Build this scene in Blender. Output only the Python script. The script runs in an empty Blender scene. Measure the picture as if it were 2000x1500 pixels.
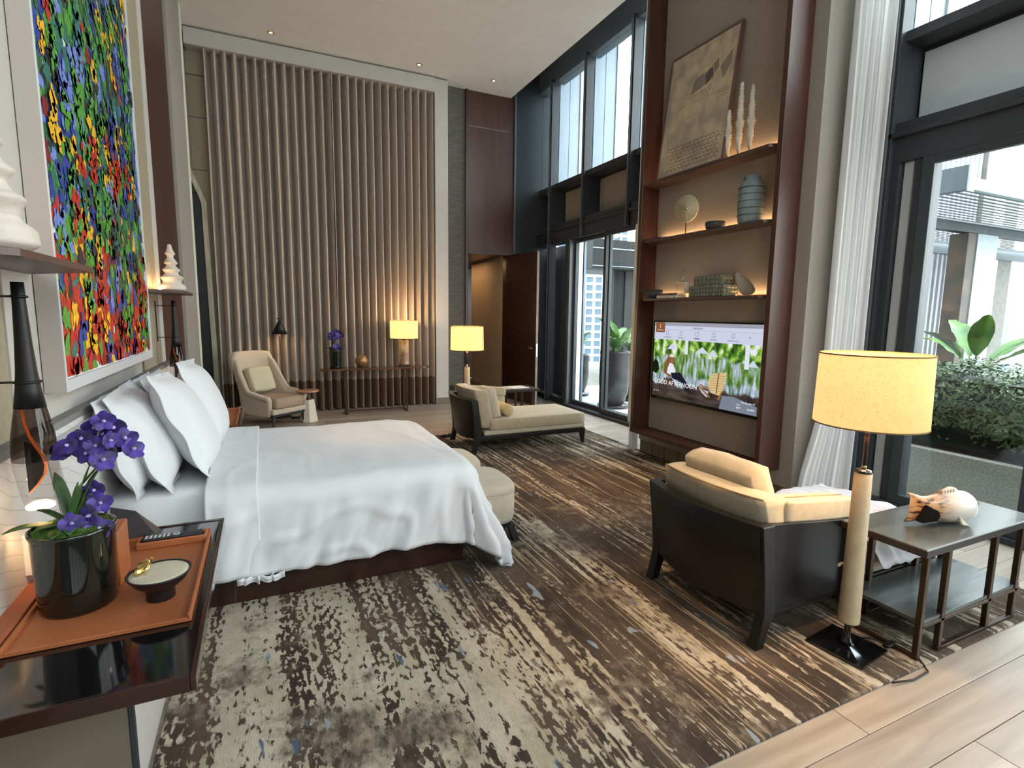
import bpy, bmesh, math, random
import numpy as np
from mathutils import Vector, Matrix, Euler, noise
S = bpy.context.scene
C = S.collection
PI = math.pi
R = random.Random(7)
# tuning: exposure, sky, spots, strips, sconces, lamps, shades, screen
EXPO = 1.3; SKY = 4; SPOT = 1.0; LED = 1.0; SCO = 1.0; LMP = .65; SHD = .70; SCRN = .40
# ------------------------------------------------------------------ camera
cd = bpy.data.cameras.new('camera'); cam = bpy.data.objects.new('camera', cd); C.objects.link(cam)
yaw, pit, rol = 0.438413802, 0.130515033, 0.0125072760
f = Vector((math.sin(yaw)*math.cos(pit), math.cos(yaw)*math.cos(pit), -math.sin(pit)))
r0 = Vector((math.cos(yaw), -math.sin(yaw), 0)); u0 = r0.cross(f)
rr = r0*math.cos(rol)+u0*math.sin(rol); uu = -r0*math.sin(rol)+u0*math.cos(rol)
M = Matrix((rr, uu, -f)).transposed().to_4x4(); M.translation = Vector((0, 0, 1.55))
cam.matrix_world = M
cd.sensor_width = 36; cd.lens = 1035.633*36/2000; cd.clip_start = .02; cd.clip_end = 3000
S.camera = cam
# ------------------------------------------------------------------ view, world, daylight
S.view_settings.view_transform = 'Standard'; S.view_settings.look = 'None'
S.view_settings.gamma = 1; S.view_settings.use_curve_mapping = False
S.view_settings.exposure = EXPO
W = bpy.data.worlds.new('sky'); S.world = W; W.use_nodes = True
wn = W.node_tree.nodes; wl = W.node_tree.links
bg = wn['Background']; bg.inputs['Strength'].default_value = SKY
tcw = wn.new('ShaderNodeTexCoord'); sep = wn.new('ShaderNodeSeparateXYZ'); rmp = wn.new('ShaderNodeValToRGB')
wl.new(tcw.outputs['Generated'], sep.inputs[0]); wl.new(sep.outputs['Z'], rmp.inputs[0]); wl.new(rmp.outputs[0], bg.inputs[0])
rmp.color_ramp.elements[0].position = 0.0; rmp.color_ramp.elements[0].color = (.98, .97, .94, 1)
rmp.color_ramp.elements[1].position = .7; rmp.color_ramp.elements[1].color = (.84, .92, 1.0, 1)
e = rmp.color_ramp.elements.new(.22); e.color = (.96, .98, 1.0, 1)
def area_light(name, loc, rot, sx, sy, power, col=(1, 1, 1), portal=False, spread=None):
    l = bpy.data.lights.new(name, 'AREA'); l.shape = 'RECTANGLE'; l.size = sx; l.size_y = sy; l.energy = power; l.color = col
    if spread: l.spread = spread
    if portal: l.cycles.is_portal = True
    o = bpy.data.objects.new(name, l); C.objects.link(o); o.location = loc; o.rotation_euler = rot
    return o
def spot_light(name, loc, tgt, power, col, ang=40, blend=.6, size=.04):
    l = bpy.data.lights.new(name, 'SPOT'); l.energy = power; l.color = col; l.spot_size = math.radians(ang); l.spot_blend = blend; l.shadow_soft_size = size
    o = bpy.data.objects.new(name, l); C.objects.link(o); o.location = loc
    o.rotation_euler = (Vector(tgt)-Vector(loc)).to_track_quat('-Z', 'Y').to_euler(); return o
WARM = (1, .62, .30)
# portals: the sky enters through the glass walls (the light faces -X)
area_light('portal_far', (4.62, 7.4, 2.75), (0, PI/2, 0), 5.4, 3.1, 1, portal=True)
area_light('portal_near', (4.62, -.1, 2.75), (0, PI/2, 0), 5.4, 5.8, 1, portal=True)
area_light('portal_added_rear', (1.9, -3.05, 4.2), (PI/2, 0, 0), 5.7, 2.5, 1, portal=True)  # belongs to the added, unseen rear glazing
# ceiling downlights of the room (their pools on rug, bed end and shelves)
for tg, pw, an in (((2.65, 3.95, 0), 420, 26), ((1.75, 2.0, 0), 200, 24), ((.9, 4.1, .6), 120, 22), ((2.3, 1.9, .6), 170, 24), ((2.2, 5.6, .6), 60, 24), ((2.3, .95, 0), 90, 26)):
    spot_light('ceiling_downlight_beam', (tg[0]-.15, tg[1]+.1, 5.25), tg, pw*SPOT, WARM, an, 1.0)
area_light('corridor_ceiling_light', (3.65, 10.6, 2.58), (0, 0, 0), .4, 1.6, 4.5, WARM)
# ------------------------------------------------------------------ materials
MC = {}
def hexc(h):
    h = h.lstrip('#'); v = [int(h[i:i+2], 16)/255 for i in (0, 2, 4)]
    return tuple(((c/12.92) if c <= .04045 else ((c+.055)/1.055)**2.4) for c in v)+(1,)
def mat(name, col, rough=.6, metal=0, var=.12, scale=6, bump=0, bscale=60, stretch=(1, 1, 1), col2=None, spec=.5, emit=0, alpha=None, sheen=0, coord='Object', detail=3, trans=0, ior=1.45, coat=0):
    if name in MC: return MC[name]
    m = bpy.data.materials.new(name); m.use_nodes = True; MC[name] = m
    n = m.node_tree.nodes; l = m.node_tree.links; b = n['Principled BSDF']
    c1 = hexc(col) if isinstance(col, str) else col
    b.inputs['Roughness'].default_value = rough; b.inputs['Metallic'].default_value = metal
    b.inputs['Specular IOR Level'].default_value = spec; b.inputs['IOR'].default_value = ior
    if trans: b.inputs['Transmission Weight'].default_value = trans
    if sheen: b.inputs['Sheen Weight'].default_value = sheen
    if coat: b.inputs['Coat Weight'].default_value = coat; b.inputs['Coat Roughness'].default_value = .05
    tc = n.new('ShaderNodeTexCoord'); mp = n.new('ShaderNodeMapping'); l.new(tc.outputs[coord], mp.inputs[0]); mp.inputs['Scale'].default_value = stretch
    if var or col2:
        nz = n.new('ShaderNodeTexNoise'); nz.inputs['Scale'].default_value = scale; nz.inputs['Detail'].default_value = detail; l.new(mp.outputs[0], nz.inputs[0])
        rp = n.new('ShaderNodeValToRGB'); l.new(nz.outputs[0], rp.inputs[0])
        c2 = (hexc(col2) if isinstance(col2, str) else col2) if col2 else tuple(x*(1-var) for x in c1[:3])+(1,)
        c0 = c1 if col2 else tuple(min(1, x*(1+var)) for x in c1[:3])+(1,)
        rp.color_ramp.elements[0].position = .36; rp.color_ramp.elements[0].color = c2
        rp.color_ramp.elements[1].position = .64; rp.color_ramp.elements[1].color = c0
        l.new(rp.outputs[0], b.inputs['Base Color'])
        if emit: l.new(rp.outputs[0], b.inputs['Emission Color'])
    else:
        b.inputs['Base Color'].default_value = c1
        if emit: b.inputs['Emission Color'].default_value = c1
    if emit: b.inputs['Emission Strength'].default_value = emit
    if bump:
        nb = n.new('ShaderNodeTexNoise'); nb.inputs['Scale'].default_value = bscale; nb.inputs['Detail'].default_value = 3; l.new(mp.outputs[0], nb.inputs[0])
        bp = n.new('ShaderNodeBump'); bp.inputs['Strength'].default_value = bump; bp.inputs['Distance'].default_value = .004
        l.new(nb.outputs[0], bp.inputs['Height']); l.new(bp.outputs[0], b.inputs['Normal'])
    return m
def glass_mat(name, tint=(.93, .97, .96, 1), refl=.10):
    if name in MC: return MC[name]
    m = bpy.data.materials.new(name); m.use_nodes = True; MC[name] = m
    n = m.node_tree.nodes; l = m.node_tree.links; n.remove(n['Principled BSDF'])
    t = n.new('ShaderNodeBsdfTransparent'); t.inputs[0].default_value = tint
    g = n.new('ShaderNodeBsdfGlossy'); g.inputs['Roughness'].default_value = .02
    lw = n.new('ShaderNodeLayerWeight'); lw.inputs[0].default_value = .5; pw = n.new('ShaderNodeMath'); pw.operation = 'POWER'; pw.inputs[1].default_value = 5; l.new(lw.outputs['Facing'], pw.inputs[0])
    fr = n.new('ShaderNodeMath'); fr.operation = 'MULTIPLY_ADD'; fr.inputs[1].default_value = .7; fr.inputs[2].default_value = refl*.3; l.new(pw.outputs[0], fr.inputs[0])
    mx = n.new('ShaderNodeMixShader'); l.new(fr.outputs[0], mx.inputs[0]); l.new(t.outputs[0], mx.inputs[1]); l.new(g.outputs[0], mx.inputs[2])
    l.new(mx.outputs[0], n['Material Output'].inputs[0]); return m
def wood_mat(name, c1, c2, rough=.4, axis='x', s=1.0, bump=.15, coat=0, spec=.5):
    if name in MC: return MC[name]
    m = bpy.data.materials.new(name); m.use_nodes = True; MC[name] = m
    n = m.node_tree.nodes; l = m.node_tree.links; b = n['Principled BSDF']; b.inputs['Roughness'].default_value = rough
    b.inputs['Specular IOR Level'].default_value = spec
    if coat: b.inputs['Coat Weight'].default_value = coat; b.inputs['Coat Roughness'].default_value = .04
    tc = n.new('ShaderNodeTexCoord'); mp = n.new('ShaderNodeMapping'); l.new(tc.outputs['Object'], mp.inputs[0])
    sc = {'x': (1.2*s, 14*s, 14*s), 'y': (14*s, 1.2*s, 14*s), 'z': (14*s, 14*s, 1.2*s)}[axis]; mp.inputs['Scale'].default_value = sc
    oi = n.new('ShaderNodeObjectInfo'); ad = n.new('ShaderNodeVectorMath'); ad.operation = 'ADD'
    ml = n.new('ShaderNodeMath'); ml.operation = 'MULTIPLY'; ml.inputs[1].default_value = 37; l.new(oi.outputs['Random'], ml.inputs[0])
    l.new(mp.outputs[0], ad.inputs[0]); l.new(ml.outputs[0], ad.inputs[1])
    nz = n.new('ShaderNodeTexNoise'); nz.inputs['Scale'].default_value = 1; nz.inputs['Detail'].default_value = 6; nz.inputs['Distortion'].default_value = .6; l.new(ad.outputs[0], nz.inputs[0])
    rp = n.new('ShaderNodeValToRGB'); l.new(nz.outputs[0], rp.inputs[0])
    rp.color_ramp.elements[0].position = .3; rp.color_ramp.elements[0].color = hexc(c2); rp.color_ramp.elements[1].position = .66; rp.color_ramp.elements[1].color = hexc(c1)
    hs = n.new('ShaderNodeHueSaturation'); mr = n.new('ShaderNodeMapRange'); mr.inputs[3].default_value = .86; mr.inputs[4].default_value = 1.12
    l.new(oi.outputs['Random'], mr.inputs[0]); l.new(mr.outputs[0], hs.inputs['Value']); l.new(rp.outputs[0], hs.inputs['Color']); l.new(hs.outputs[0], b.inputs['Base Color'])
    bp = n.new('ShaderNodeBump'); bp.inputs['Strength'].default_value = bump; bp.inputs['Distance'].default_value = .003; l.new(nz.outputs[0], bp.inputs['Height']); l.new(bp.outputs[0], b.inputs['Normal'])
    return m
def emis(name, col, s=1):
    if name in MC: return MC[name]
    m = bpy.data.materials.new(name); m.use_nodes = True; MC[name] = m
    n = m.node_tree.nodes; n.remove(n['Principled BSDF']); e = n.new('ShaderNodeEmission'); e.inputs[0].default_value = hexc(col); e.inputs[1].default_value = s
    m.node_tree.links.new(e.outputs[0], n['Material Output'].inputs[0]); return m
# ------------------------------------------------------------------ geometry helpers
class G:
    """collects shapes; becomes ONE mesh"""
    def __init__(s): s.v = []; s.f = []
    def add(s, v, f):
        o = len(s.v); s.v += [tuple(p) for p in v]; s.f += [tuple(i+o for i in q) for q in f]; return s
    def box(s, x0, x1, y0, y1, z0, z1):
        v = [(x, y, z) for z in (z0, z1) for y in (y0, y1) for x in (x0, x1)]
        return s.add(v, [(0, 2, 3, 1), (4, 5, 7, 6), (0, 1, 5, 4), (2, 6, 7, 3), (0, 4, 6, 2), (1, 3, 7, 5)])
    def rbox(s, x0, x1, y0, y1, z0, z1, r=.01):
        """box with chamfered edges"""
        r = min(r, (x1-x0)/2.01, (y1-y0)/2.01, (z1-z0)/2.01)
        bm = bmesh.new(); bmesh.ops.create_cube(bm, size=1)
        for v in bm.verts: v.co = Vector(((x0+x1)/2+v.co.x*(x1-x0), (y0+y1)/2+v.co.y*(y1-y0), (z0+z1)/2+v.co.z*(z1-z0)))
        bmesh.ops.bevel(bm, geom=bm.edges[:], offset=r, segments=2, profile=.5, affect='EDGES')
        bm.verts.index_update(); s.add([v.co[:] for v in bm.verts], [[v.index for v in q.verts] for q in bm.faces]); bm.free(); return s
    def prism(s, pts, z0, z1, axis='z'):
        n = len(pts)
        def P(a, b, c): return {'z': (a, b, c), 'x': (c, a, b), 'y': (a, c, b)}[axis]
        v = [P(a, b, z0) for a, b in pts]+[P(a, b, z1) for a, b in pts]
        return s.add(v, [tuple(range(n))[::-1], tuple(range(n, 2*n))]+[(i, (i+1) % n, n+(i+1) % n, n+i) for i in range(n)])
    def lathe(s, prof, cx=0, cy=0, n=32, cap=True, sx=1, sy=1, ph=0, wob=None):
        v = []; f_ = []
        for k, (r, z) in enumerate(prof):
            for i in range(n):
                a = 2*PI*i/n+ph; q = r*(wob(a, z) if wob else 1)
                v.append((cx+q*math.cos(a)*sx, cy+q*math.sin(a)*sy, z))
        for k in range(len(prof)-1):
            for i in range(n):
                j = (i+1) % n; f_.append((k*n+i, k*n+j, (k+1)*n+j, (k+1)*n+i))
        if cap:
            if prof[0][0] > 1e-4: f_.append(tuple(range(n))[::-1])
            if prof[-1][0] > 1e-4: f_.append(tuple(range((len(prof)-1)*n, len(prof)*n)))
        return s.add(v, f_)
    def tube(s, pts, r, n=8, taper=None):
        pts = [Vector(p) for p in pts]; v = []; f_ = []
        for k, p in enumerate(pts):
            d = (pts[min(k+1, len(pts)-1)]-pts[max(k-1, 0)]).normalized()
            a = d.cross(Vector((0, 0, 1)) if abs(d.z) < .95 else Vector((1, 0, 0))).normalized(); b = d.cross(a)
            q = r*(taper[k] if taper else 1)
            for i in range(n): t = 2*PI*i/n+PI/n; v.append(tuple(p+a*q*math.cos(t)+b*q*math.sin(t)))
        for k in range(len(pts)-1):
            for i in range(n): j = (i+1) % n; f_.append((k*n+i, k*n+j, (k+1)*n+j, (k+1)*n+i))
        f_.append(tuple(range(n))[::-1]); f_.append(tuple(range((len(pts)-1)*n, len(pts)*n)))
        return s.add(v, f_)
    def grid(s, fn, nu, nv, closed=False):
        v = [tuple(fn(i/nu, j/nv)) for j in range(nv+1) for i in range(nu+1)]
        return s.add(v, [(j*(nu+1)+i, j*(nu+1)+i+1, (j+1)*(nu+1)+i+1, (j+1)*(nu+1)+i) for j in range(nv) for i in range(nu)])
    def xf(s, m):
        s.v = [tuple(m @ Vector(p)) for p in s.v]; return s
def fixn(me):
    bm = bmesh.new(); bm.from_mesh(me); bmesh.ops.recalc_face_normals(bm, faces=bm.faces[:]); bm.to_mesh(me); bm.free()
def mesh(name, g, m, smooth=False, recalc=True):
    me = bpy.data.meshes.new(name); me.from_pydata(g.v, [], g.f)
    if recalc: fixn(me)
    for q in (m if isinstance(m, (list, tuple)) else [m]): me.materials.append(q)
    if smooth: me.polygons.foreach_set('use_smooth', [True]*len(me.polygons))
    me.update(); return me
def obj(name, g, m, parent=None, smooth=False, loc=None, bevel=0, sub=0, solid=0, kind=None, label=None, recalc=True, rot=None, auto=None):
    me = g if isinstance(g, bpy.types.Mesh) else mesh(name, g, m, smooth, recalc)
    o = bpy.data.objects.new(name, me); C.objects.link(o)
    if parent: o.parent = parent
    if loc: o.location = loc
    if rot: o.rotation_euler = rot
    if solid: q = o.modifiers.new('solid', 'SOLIDIFY'); q.thickness = solid; q.offset = 0
    if bevel: q = o.modifiers.new('bevel', 'BEVEL'); q.width = bevel; q.segments = 2; q.limit_method = 'ANGLE'; q.angle_limit = .6
    if sub: q = o.modifiers.new('sub', 'SUBSURF'); q.levels = sub; q.render_levels = sub
    if kind: o['kind'] = kind
    if label: o['label'] = label
    if auto: 
        me.polygons.foreach_set('use_smooth', [True]*len(me.polygons)); me.set_sharp_from_angle(angle=auto)
    return o
def thing(name, label, cat, loc=(0, 0, 0), rz=0, group=None, tilt=None):
    o = bpy.data.objects.new(name, None); C.objects.link(o); o.location = loc; o.rotation_euler = tilt if tilt else (0, 0, rz); o.empty_display_size = .1
    o['label'] = label; o['category'] = cat
    if group: o['group'] = group
    return o
def tag(o, label, cat, group=None):
    o['label'] = label; o['category'] = cat
    if group: o['group'] = group
    return o
def struct(name, g, m, **k):
    o = obj(name, g, m, **k); o['kind'] = 'structure'; return o
def cushion(sx, sy, sz, e=.35, n=14, wr=.004, seed=0, puff=1.0, flat=False):
    """superellipsoid box cushion centred at origin, size sx*sy*sz"""
    bm = bmesh.new(); bmesh.ops.create_cube(bm, size=2); bmesh.ops.subdivide_edges(bm, edges=bm.edges[:], cuts=n, use_grid_fill=True)
    g = G(); vs = []
    for v in bm.verts:
        p = v.co.copy(); q = Vector((p.x*math.sqrt(max(0, 1-p.y*p.y/2-p.z*p.z/2+p.y*p.y*p.z*p.z/3)), p.y*math.sqrt(max(0, 1-p.x*p.x/2-p.z*p.z/2+p.x*p.x*p.z*p.z/3)), p.z*math.sqrt(max(0, 1-p.y*p.y/2-p.x*p.x/2+p.y*p.y*p.x*p.x/3))))
        w = p*(1-e)+q*e
        # soft corners + belly
        bx = 1-abs(p.x)**6; by = 1-abs(p.y)**6
        zz = w.z*(1+.12*puff*(bx*by)**.5)
        c = Vector((w.x*sx/2, w.y*sy/2, zz*sz/2))
        nn = noise.noise(Vector((c.x*9+seed, c.y*9, c.z*9)))+.5*noise.noise(Vector((c.x*23+seed, c.y*23, c.z*23)))
        c += c.normalized()*nn*wr
        vs.append(c)
    g.add(vs, [[v.index for v in q.verts] for q in bm.faces]); bm.free(); return g
def text_mesh(txt, size, parent, m, y, z, x, name='lettering', align='LEFT', cat=None, extr=0.0004, bold=0):
    cu = bpy.data.curves.new(name, 'FONT'); cu.body = txt; cu.size = size; cu.extrude = extr; cu.align_x = align; cu.offset = bold
    cu.resolution_u = 2
    t = bpy.data.objects.new(name, cu); C.objects.link(t)
    dg = bpy.context.evaluated_depsgraph_get(); me = bpy.data.meshes.new_from_object(t.evaluated_get(dg)); bpy.data.objects.remove(t)
    mm = Matrix(((0, 0, -1, x), (-1, 0, 0, y), (0, 1, 0, z), (0, 0, 0, 1))); me.transform(mm); me.materials.clear(); me.materials.append(m)
    o = bpy.data.objects.new(name, me); C.objects.link(o); o.parent = parent; return o
# ================================================================== MATERIAL PALETTE
m_plank = wood_mat('oak_plank', '#a39486', '#877869', .42, 'x', 1.0, .12)
m_plankd = mat('floor_gap', '#4a4036', .8)
m_ceil = mat('ceiling_paint', '#e8e3dd', .9, var=.02)
m_white = mat('pale_wall_paint', '#b0aaa4', .8, var=.02)
m_greige = mat('greige_wallcover', '#8c857e', .85, var=.04, scale=40, bump=.1, bscale=300)
m_beige = mat('beige_panel_fabric', '#8f846f', .9, var=.06, scale=30, bump=.15, bscale=400)
m_linen = mat('tv_panel_linen', '#8b8177', .9, var=.06, scale=60, bump=.2, bscale=500)
m_bronze = mat('bronze_panel', '#7d7263', .45, .3, var=.05, scale=3)
m_grass = mat('dark_grey_grasscloth', '#55514c', .85, var=.22, scale=5, stretch=(2, 2, 22), bump=.3, bscale=30)
m_maho = wood_mat('mahogany_veneer', '#4a2a21', '#3a2019', .38, 'z', .7, .03)
m_maho_dk = wood_mat('dark_mahogany', '#38201b', '#27140f', .35, 'y', .7, .03)
m_metal = mat('anthracite_window_metal', '#5d646b', .45, .25, var=.03)  # both window metals lightened, lens haze put into their colour
m_metal_dk = mat('black_window_metal', '#363b40', .45, .2, var=.03)
m_alu = mat('pale_aluminium_fin', '#8f9cab', .5, .1, var=.03, scale=2)
m_cream = mat('cream_metal', '#cfcfc0', .6, var=.04)
m_glass = glass_mat('window_glass')
m_base = mat('ribbed_bronze_skirting', '#6d6354', .55, .2, var=.1, scale=9, stretch=(8, 8, .6))
m_black = mat('black_lacquer', '#0d0c0d', .08, var=0, coat=.6)
m_blackm = mat('matte_black_metal', '#161516', .45, .3, var=.05)
m_brz = mat('dark_bronze_metal', '#4a3a30', .38, .75, var=.1)
m_gold = mat('gold_metal', '#d8bd7a', .22, 1, var=.05)
m_chrome = mat('satin_steel', '#b0aca6', .25, 1, var=0)
# ================================================================== SETTING
fl = struct('floor', G().box(-.9, 4.9, -3.1, 16, -.09, -.022), m_plankd)
PLW, PLL = .18, 1.9
row = 0; y = 1.06-PLW*21
cache = {}
while y < 12.2:
    off = [0, .62, 1.3, .95, .3, 1.6][row % 6]; x = -.85-off
    while x < 4.69:
        a = max(x, -.85); b = min(x+PLL, 4.69)
        if y > 8.95: a, b = max(a, 3.0), min(b, 4.2)
        hid = (b < 3.85 and a > -.35 and y > 1.3 and y+PLW < 6.3) or y < .25 or (x > 0 and False)
        if b-a > .05 and not hid:
            key = (round(b-a, 2))
            if key not in cache: cache[key] = mesh('plank', G().rbox(.0012, b-a-.0012, .0012, PLW-.0012, -.022, 0, .0018), m_plank)
            obj('plank', cache[key], None, fl, loc=(a, y, 0))
        x += PLL
    y += PLW; row += 1
# nearer strip behind the camera, never seen closely
obj('plank_field', G().box(-.85, 4.69, -3.0, .25-.14, -.022, -.001), m_plank, fl, kind='stuff')
struct('ceiling', G().box(-.95, 4.1, -3.1, 8.96, 5.29, 5.4), m_ceil)
struct('trim_1', G().box(4.04, 4.1, -3.1, 8.96, 5.4, 6.1), m_ceil)
struct('trim_2', G().box(4.0, 5.6, -3.1, 9.1, 6.1, 6.2), m_metal)
for i, (sx, sy) in enumerate(((.27, 8.4), (2.32, 8.41), (3.55, 8.41))):
    t = thing('ceiling_downlight', ['small brass ceiling spotlight nearest the left wall above the long curtain', 'small brass ceiling spotlight above the right half of the long curtain', 'small brass ceiling spotlight above the dark corner doorway'][i], 'ceiling light', (sx, sy, 5.29), group='recessed ceiling spotlights')
    obj('ring', G().lathe([(.022, 0), (.045, 0), (.045, -.006), (.03, -.012), (.022, -.004)], n=20, cap=False), m_gold, t, smooth=True)
    obj('lens', G().lathe([(0.001, -.006), (.022, -.006)], n=16), emis('spot_lens', '#ffd9a0', 5), t)
# left wall, bay by bay
WX = -.8
struct('wall_left', G().box(-1.0, WX-.012, -3.1, 8.95, 0, 5.29), m_greige)
def panel(name, y0, y1, z0, z1, m, th=.012, **k): return struct(name, G().rbox(WX-.012, WX+th-.012, y0, y1, z0, z1, .003), m, **k)
panel('trim_3', -3.0, .4, 0, 5.28, m_greige)
panel('trim_4', .45, 1.70, 0, 5.28, m_maho, .012)
panel('trim_5', 1.72, 2.37, 0, 5.28, m_beige, .016)
panel('trim_6', 2.38, 2.45, 0, 5.28, m_white, .02)
panel('trim_7', 2.46, 4.58, 0, 5.28, m_white, .012)
panel('trim_8', 4.64, 5.36, 0, 5.28, m_beige, .016)
panel('trim_9', 5.38, 5.56, 0, 5.28, m_white, .02)
panel('trim_10', 5.58, 6.93, 0, 5.28, mat('deep_mahogany_panel', '#3b1a15', .4, var=.08, scale=3, stretch=(6, 6, .5)), .012)
struct('trim_11', G().rbox(WX-.02, WX+.03, 6.95, 8.12, 0, 5.28, .004), m_greige)
for k, (a, b, t_) in enumerate(((8.12, 8.17, .045), (8.17, 8.2, .02), (8.2, 8.27, .04))):
    struct('trim_%d' % (12+k), G().rbox(WX-.02, WX+t_, a, b, 0, 5.28, .004), m_cream if k != 1 else m_greige)
# far left passage: beige wall, dark sheet as shaded opening, pale chamfered frame
struct('wall_passage', G().box(-1.6, -.55, 8.9, 8.95, 0, 5.29), m_beige)
for zz in (3.5, 4.2, 4.75): struct('trim_15', G().box(-.9, -.56, 8.893, 8.9, zz, zz+.008), m_metal_dk)
struct('passage_dark_sheet', G().prism([(-1.3, 0), (-.66, 0), (-.70, 2.95), (-.76, 3.2), (-1.3, 3.2)], 8.86, 8.89, 'y'), mat('passage_dark', '#14181a', .5))
fr = G()
for (a, b) in (((-.62, 0), (-.655, 3.05)), ((-.655, 3.05), (-.82, 3.5))):
    (x0, z0), (x1, z1) = a, b; w = .05
    fr.prism([(x0-w, z0), (x0+w*.3, z0), (x1+w*.3, z1), (x1-w, z1)], 8.8, 8.86, 'y')
struct('trim_16', fr, mat('pale_limed_timber', '#aaa491', .7, var=.15, scale=20, stretch=(1, 1, .2)))
# curtain recess: fascia, pier
struct('trim_17', G().rbox(-.79, 2.65, 8.68, 8.95, 5.055, 5.265, .004), m_white)
struct('trim_18', G().box(-.79, 2.87, 8.74, 8.95, 5.265, 5.29), m_metal_dk)  # dark strip paints the shade of the gap below the ceiling
struct('wall_pier', G().rbox(2.65, 2.87, 8.70, 8.95, .11, 5.265, .004), m_white)
struct('baseboard_pier', G().rbox(2.64, 2.875, 8.695, 8.95, 0, .11, .003), m_base)
struct('wall_behind_curtain', G().box(-.6, 2.66, 8.97, 9.02, 0, 5.29), m_greige)
# far wall: grey grasscloth, mahogany over-door panel, doorway
struct('wall_far', G().box(2.87, 3.25, 8.94, 9.1, 0, 5.29), m_grass)
struct('baseboard_far', G().rbox(2.87, 3.24, 8.925, 8.94, 0, .11, .003), m_base)
struct('trim_19', G().rbox(3.25, 3.30, 8.90, 9.1, 0, 5.29, .003), m_maho_dk)
struct('trim_20', G().rbox(3.30, 4.17, 8.93, 9.0, 2.62, 4.72, .003), m_maho)
struct('trim_21', G().rbox(3.30, 4.17, 8.93, 9.0, 4.728, 5.29, .003), m_maho)
struct('trim_22', G().rbox(4.05, 4.17, 8.91, 9.1, 0, 2.62, .003), m_maho_dk)
struct('trim_23', G().rbox(3.30, 4.05, 8.92, 9.1, 2.60, 2.64, .003), m_maho_dk)
struct('trim_24', G().box(4.17, 4.9, 8.94, 9.1, 0, 6.1), m_metal_dk)
struct('trim_30', G().box(4.04, 4.2, 8.94, 9.1, 5.2, 6.1), m_metal_dk)
struct('trim_25', G().box(4.17, 4.20, 8.90, 8.94, 0, 6.1), m_metal)
# corridor behind the open door
struct('wall_corridor_right', G().box(4.06, 4.2, 9.1, 10.75, .12, 2.62), mat('corridor_paint', '#a8937b', .8, var=.03))
struct('baseboard_corridor', G().rbox(4.045, 4.2, 9.1, 10.75, 0, .12, .003), m_base)
struct('wall_corridor_left', G().box(3.1, 3.25, 9.1, 13, 0, 2.62), m_maho_dk)
struct('wall_corridor_end', G().box(3.2, 5.4, 12.2, 12.3, 0, 2.62), m_maho_dk)
struct('trim_26', G().box(3.2, 5.4, 9.1, 12.3, 2.61, 2.65), m_maho_dk)
struct('trim_27', G().box(5.3, 5.4, 10.7, 12.3, 0, 2.62), m_maho_dk)
# open mahogany door leaf
d = struct('door_1', G().rbox(0, .95, -.022, .022, .01, 2.6, .003), m_maho_dk, loc=(4.05, 8.91, 0), rot=(0, 0, math.radians(-81.5)))
obj('edge_strip', G().box(.95, .953, -.022, .022, .01, 2.6), mat('door_edge', '#77645b', .5), d)
obj('lock_plate', G().box(.953, .956, -.013, .013, .84, 1.06), m_chrome, d)
h = G(); h.tube([(.88, .02, .98), (.88, .065, .98), (.80, .065, .98)], .008); h.tube([(.88, -.02, .98), (.88, -.065, .98), (.80, -.065, .98)], .008); h.tube([(.88, .02, .9), (.88, .05, .9)], .007)
obj('door_handle', h, m_chrome, d, smooth=True)
o = obj('wall_socket', G().rbox(2.97, 3.055, 8.925, 8.94, .20, .285, .004), m_blackm); tag(o, 'black socket plate low on the dark grey wall by the pier', 'socket')
obj('socket_insert', G().box(2.985, 3.04, 8.922, 8.926, .215, .27), m_black, o)
# ------------------------------------------------------------------ TV wall block
TX = 3.86
struct('wall_tv', G().box(TX, 4.70, 2.83, 4.78, .155, 6.1), m_greige)
struct('baseboard_tv', G().rbox(TX+.012, 4.7, 2.85, 4.77, 0, .155, .003), m_base)
for k in range(9): 
    yy = 2.95+k*.2; struct('trim_28', G().box(TX+.009, TX+.013, yy, yy+.003, .0, .153), m_metal_dk)
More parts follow.
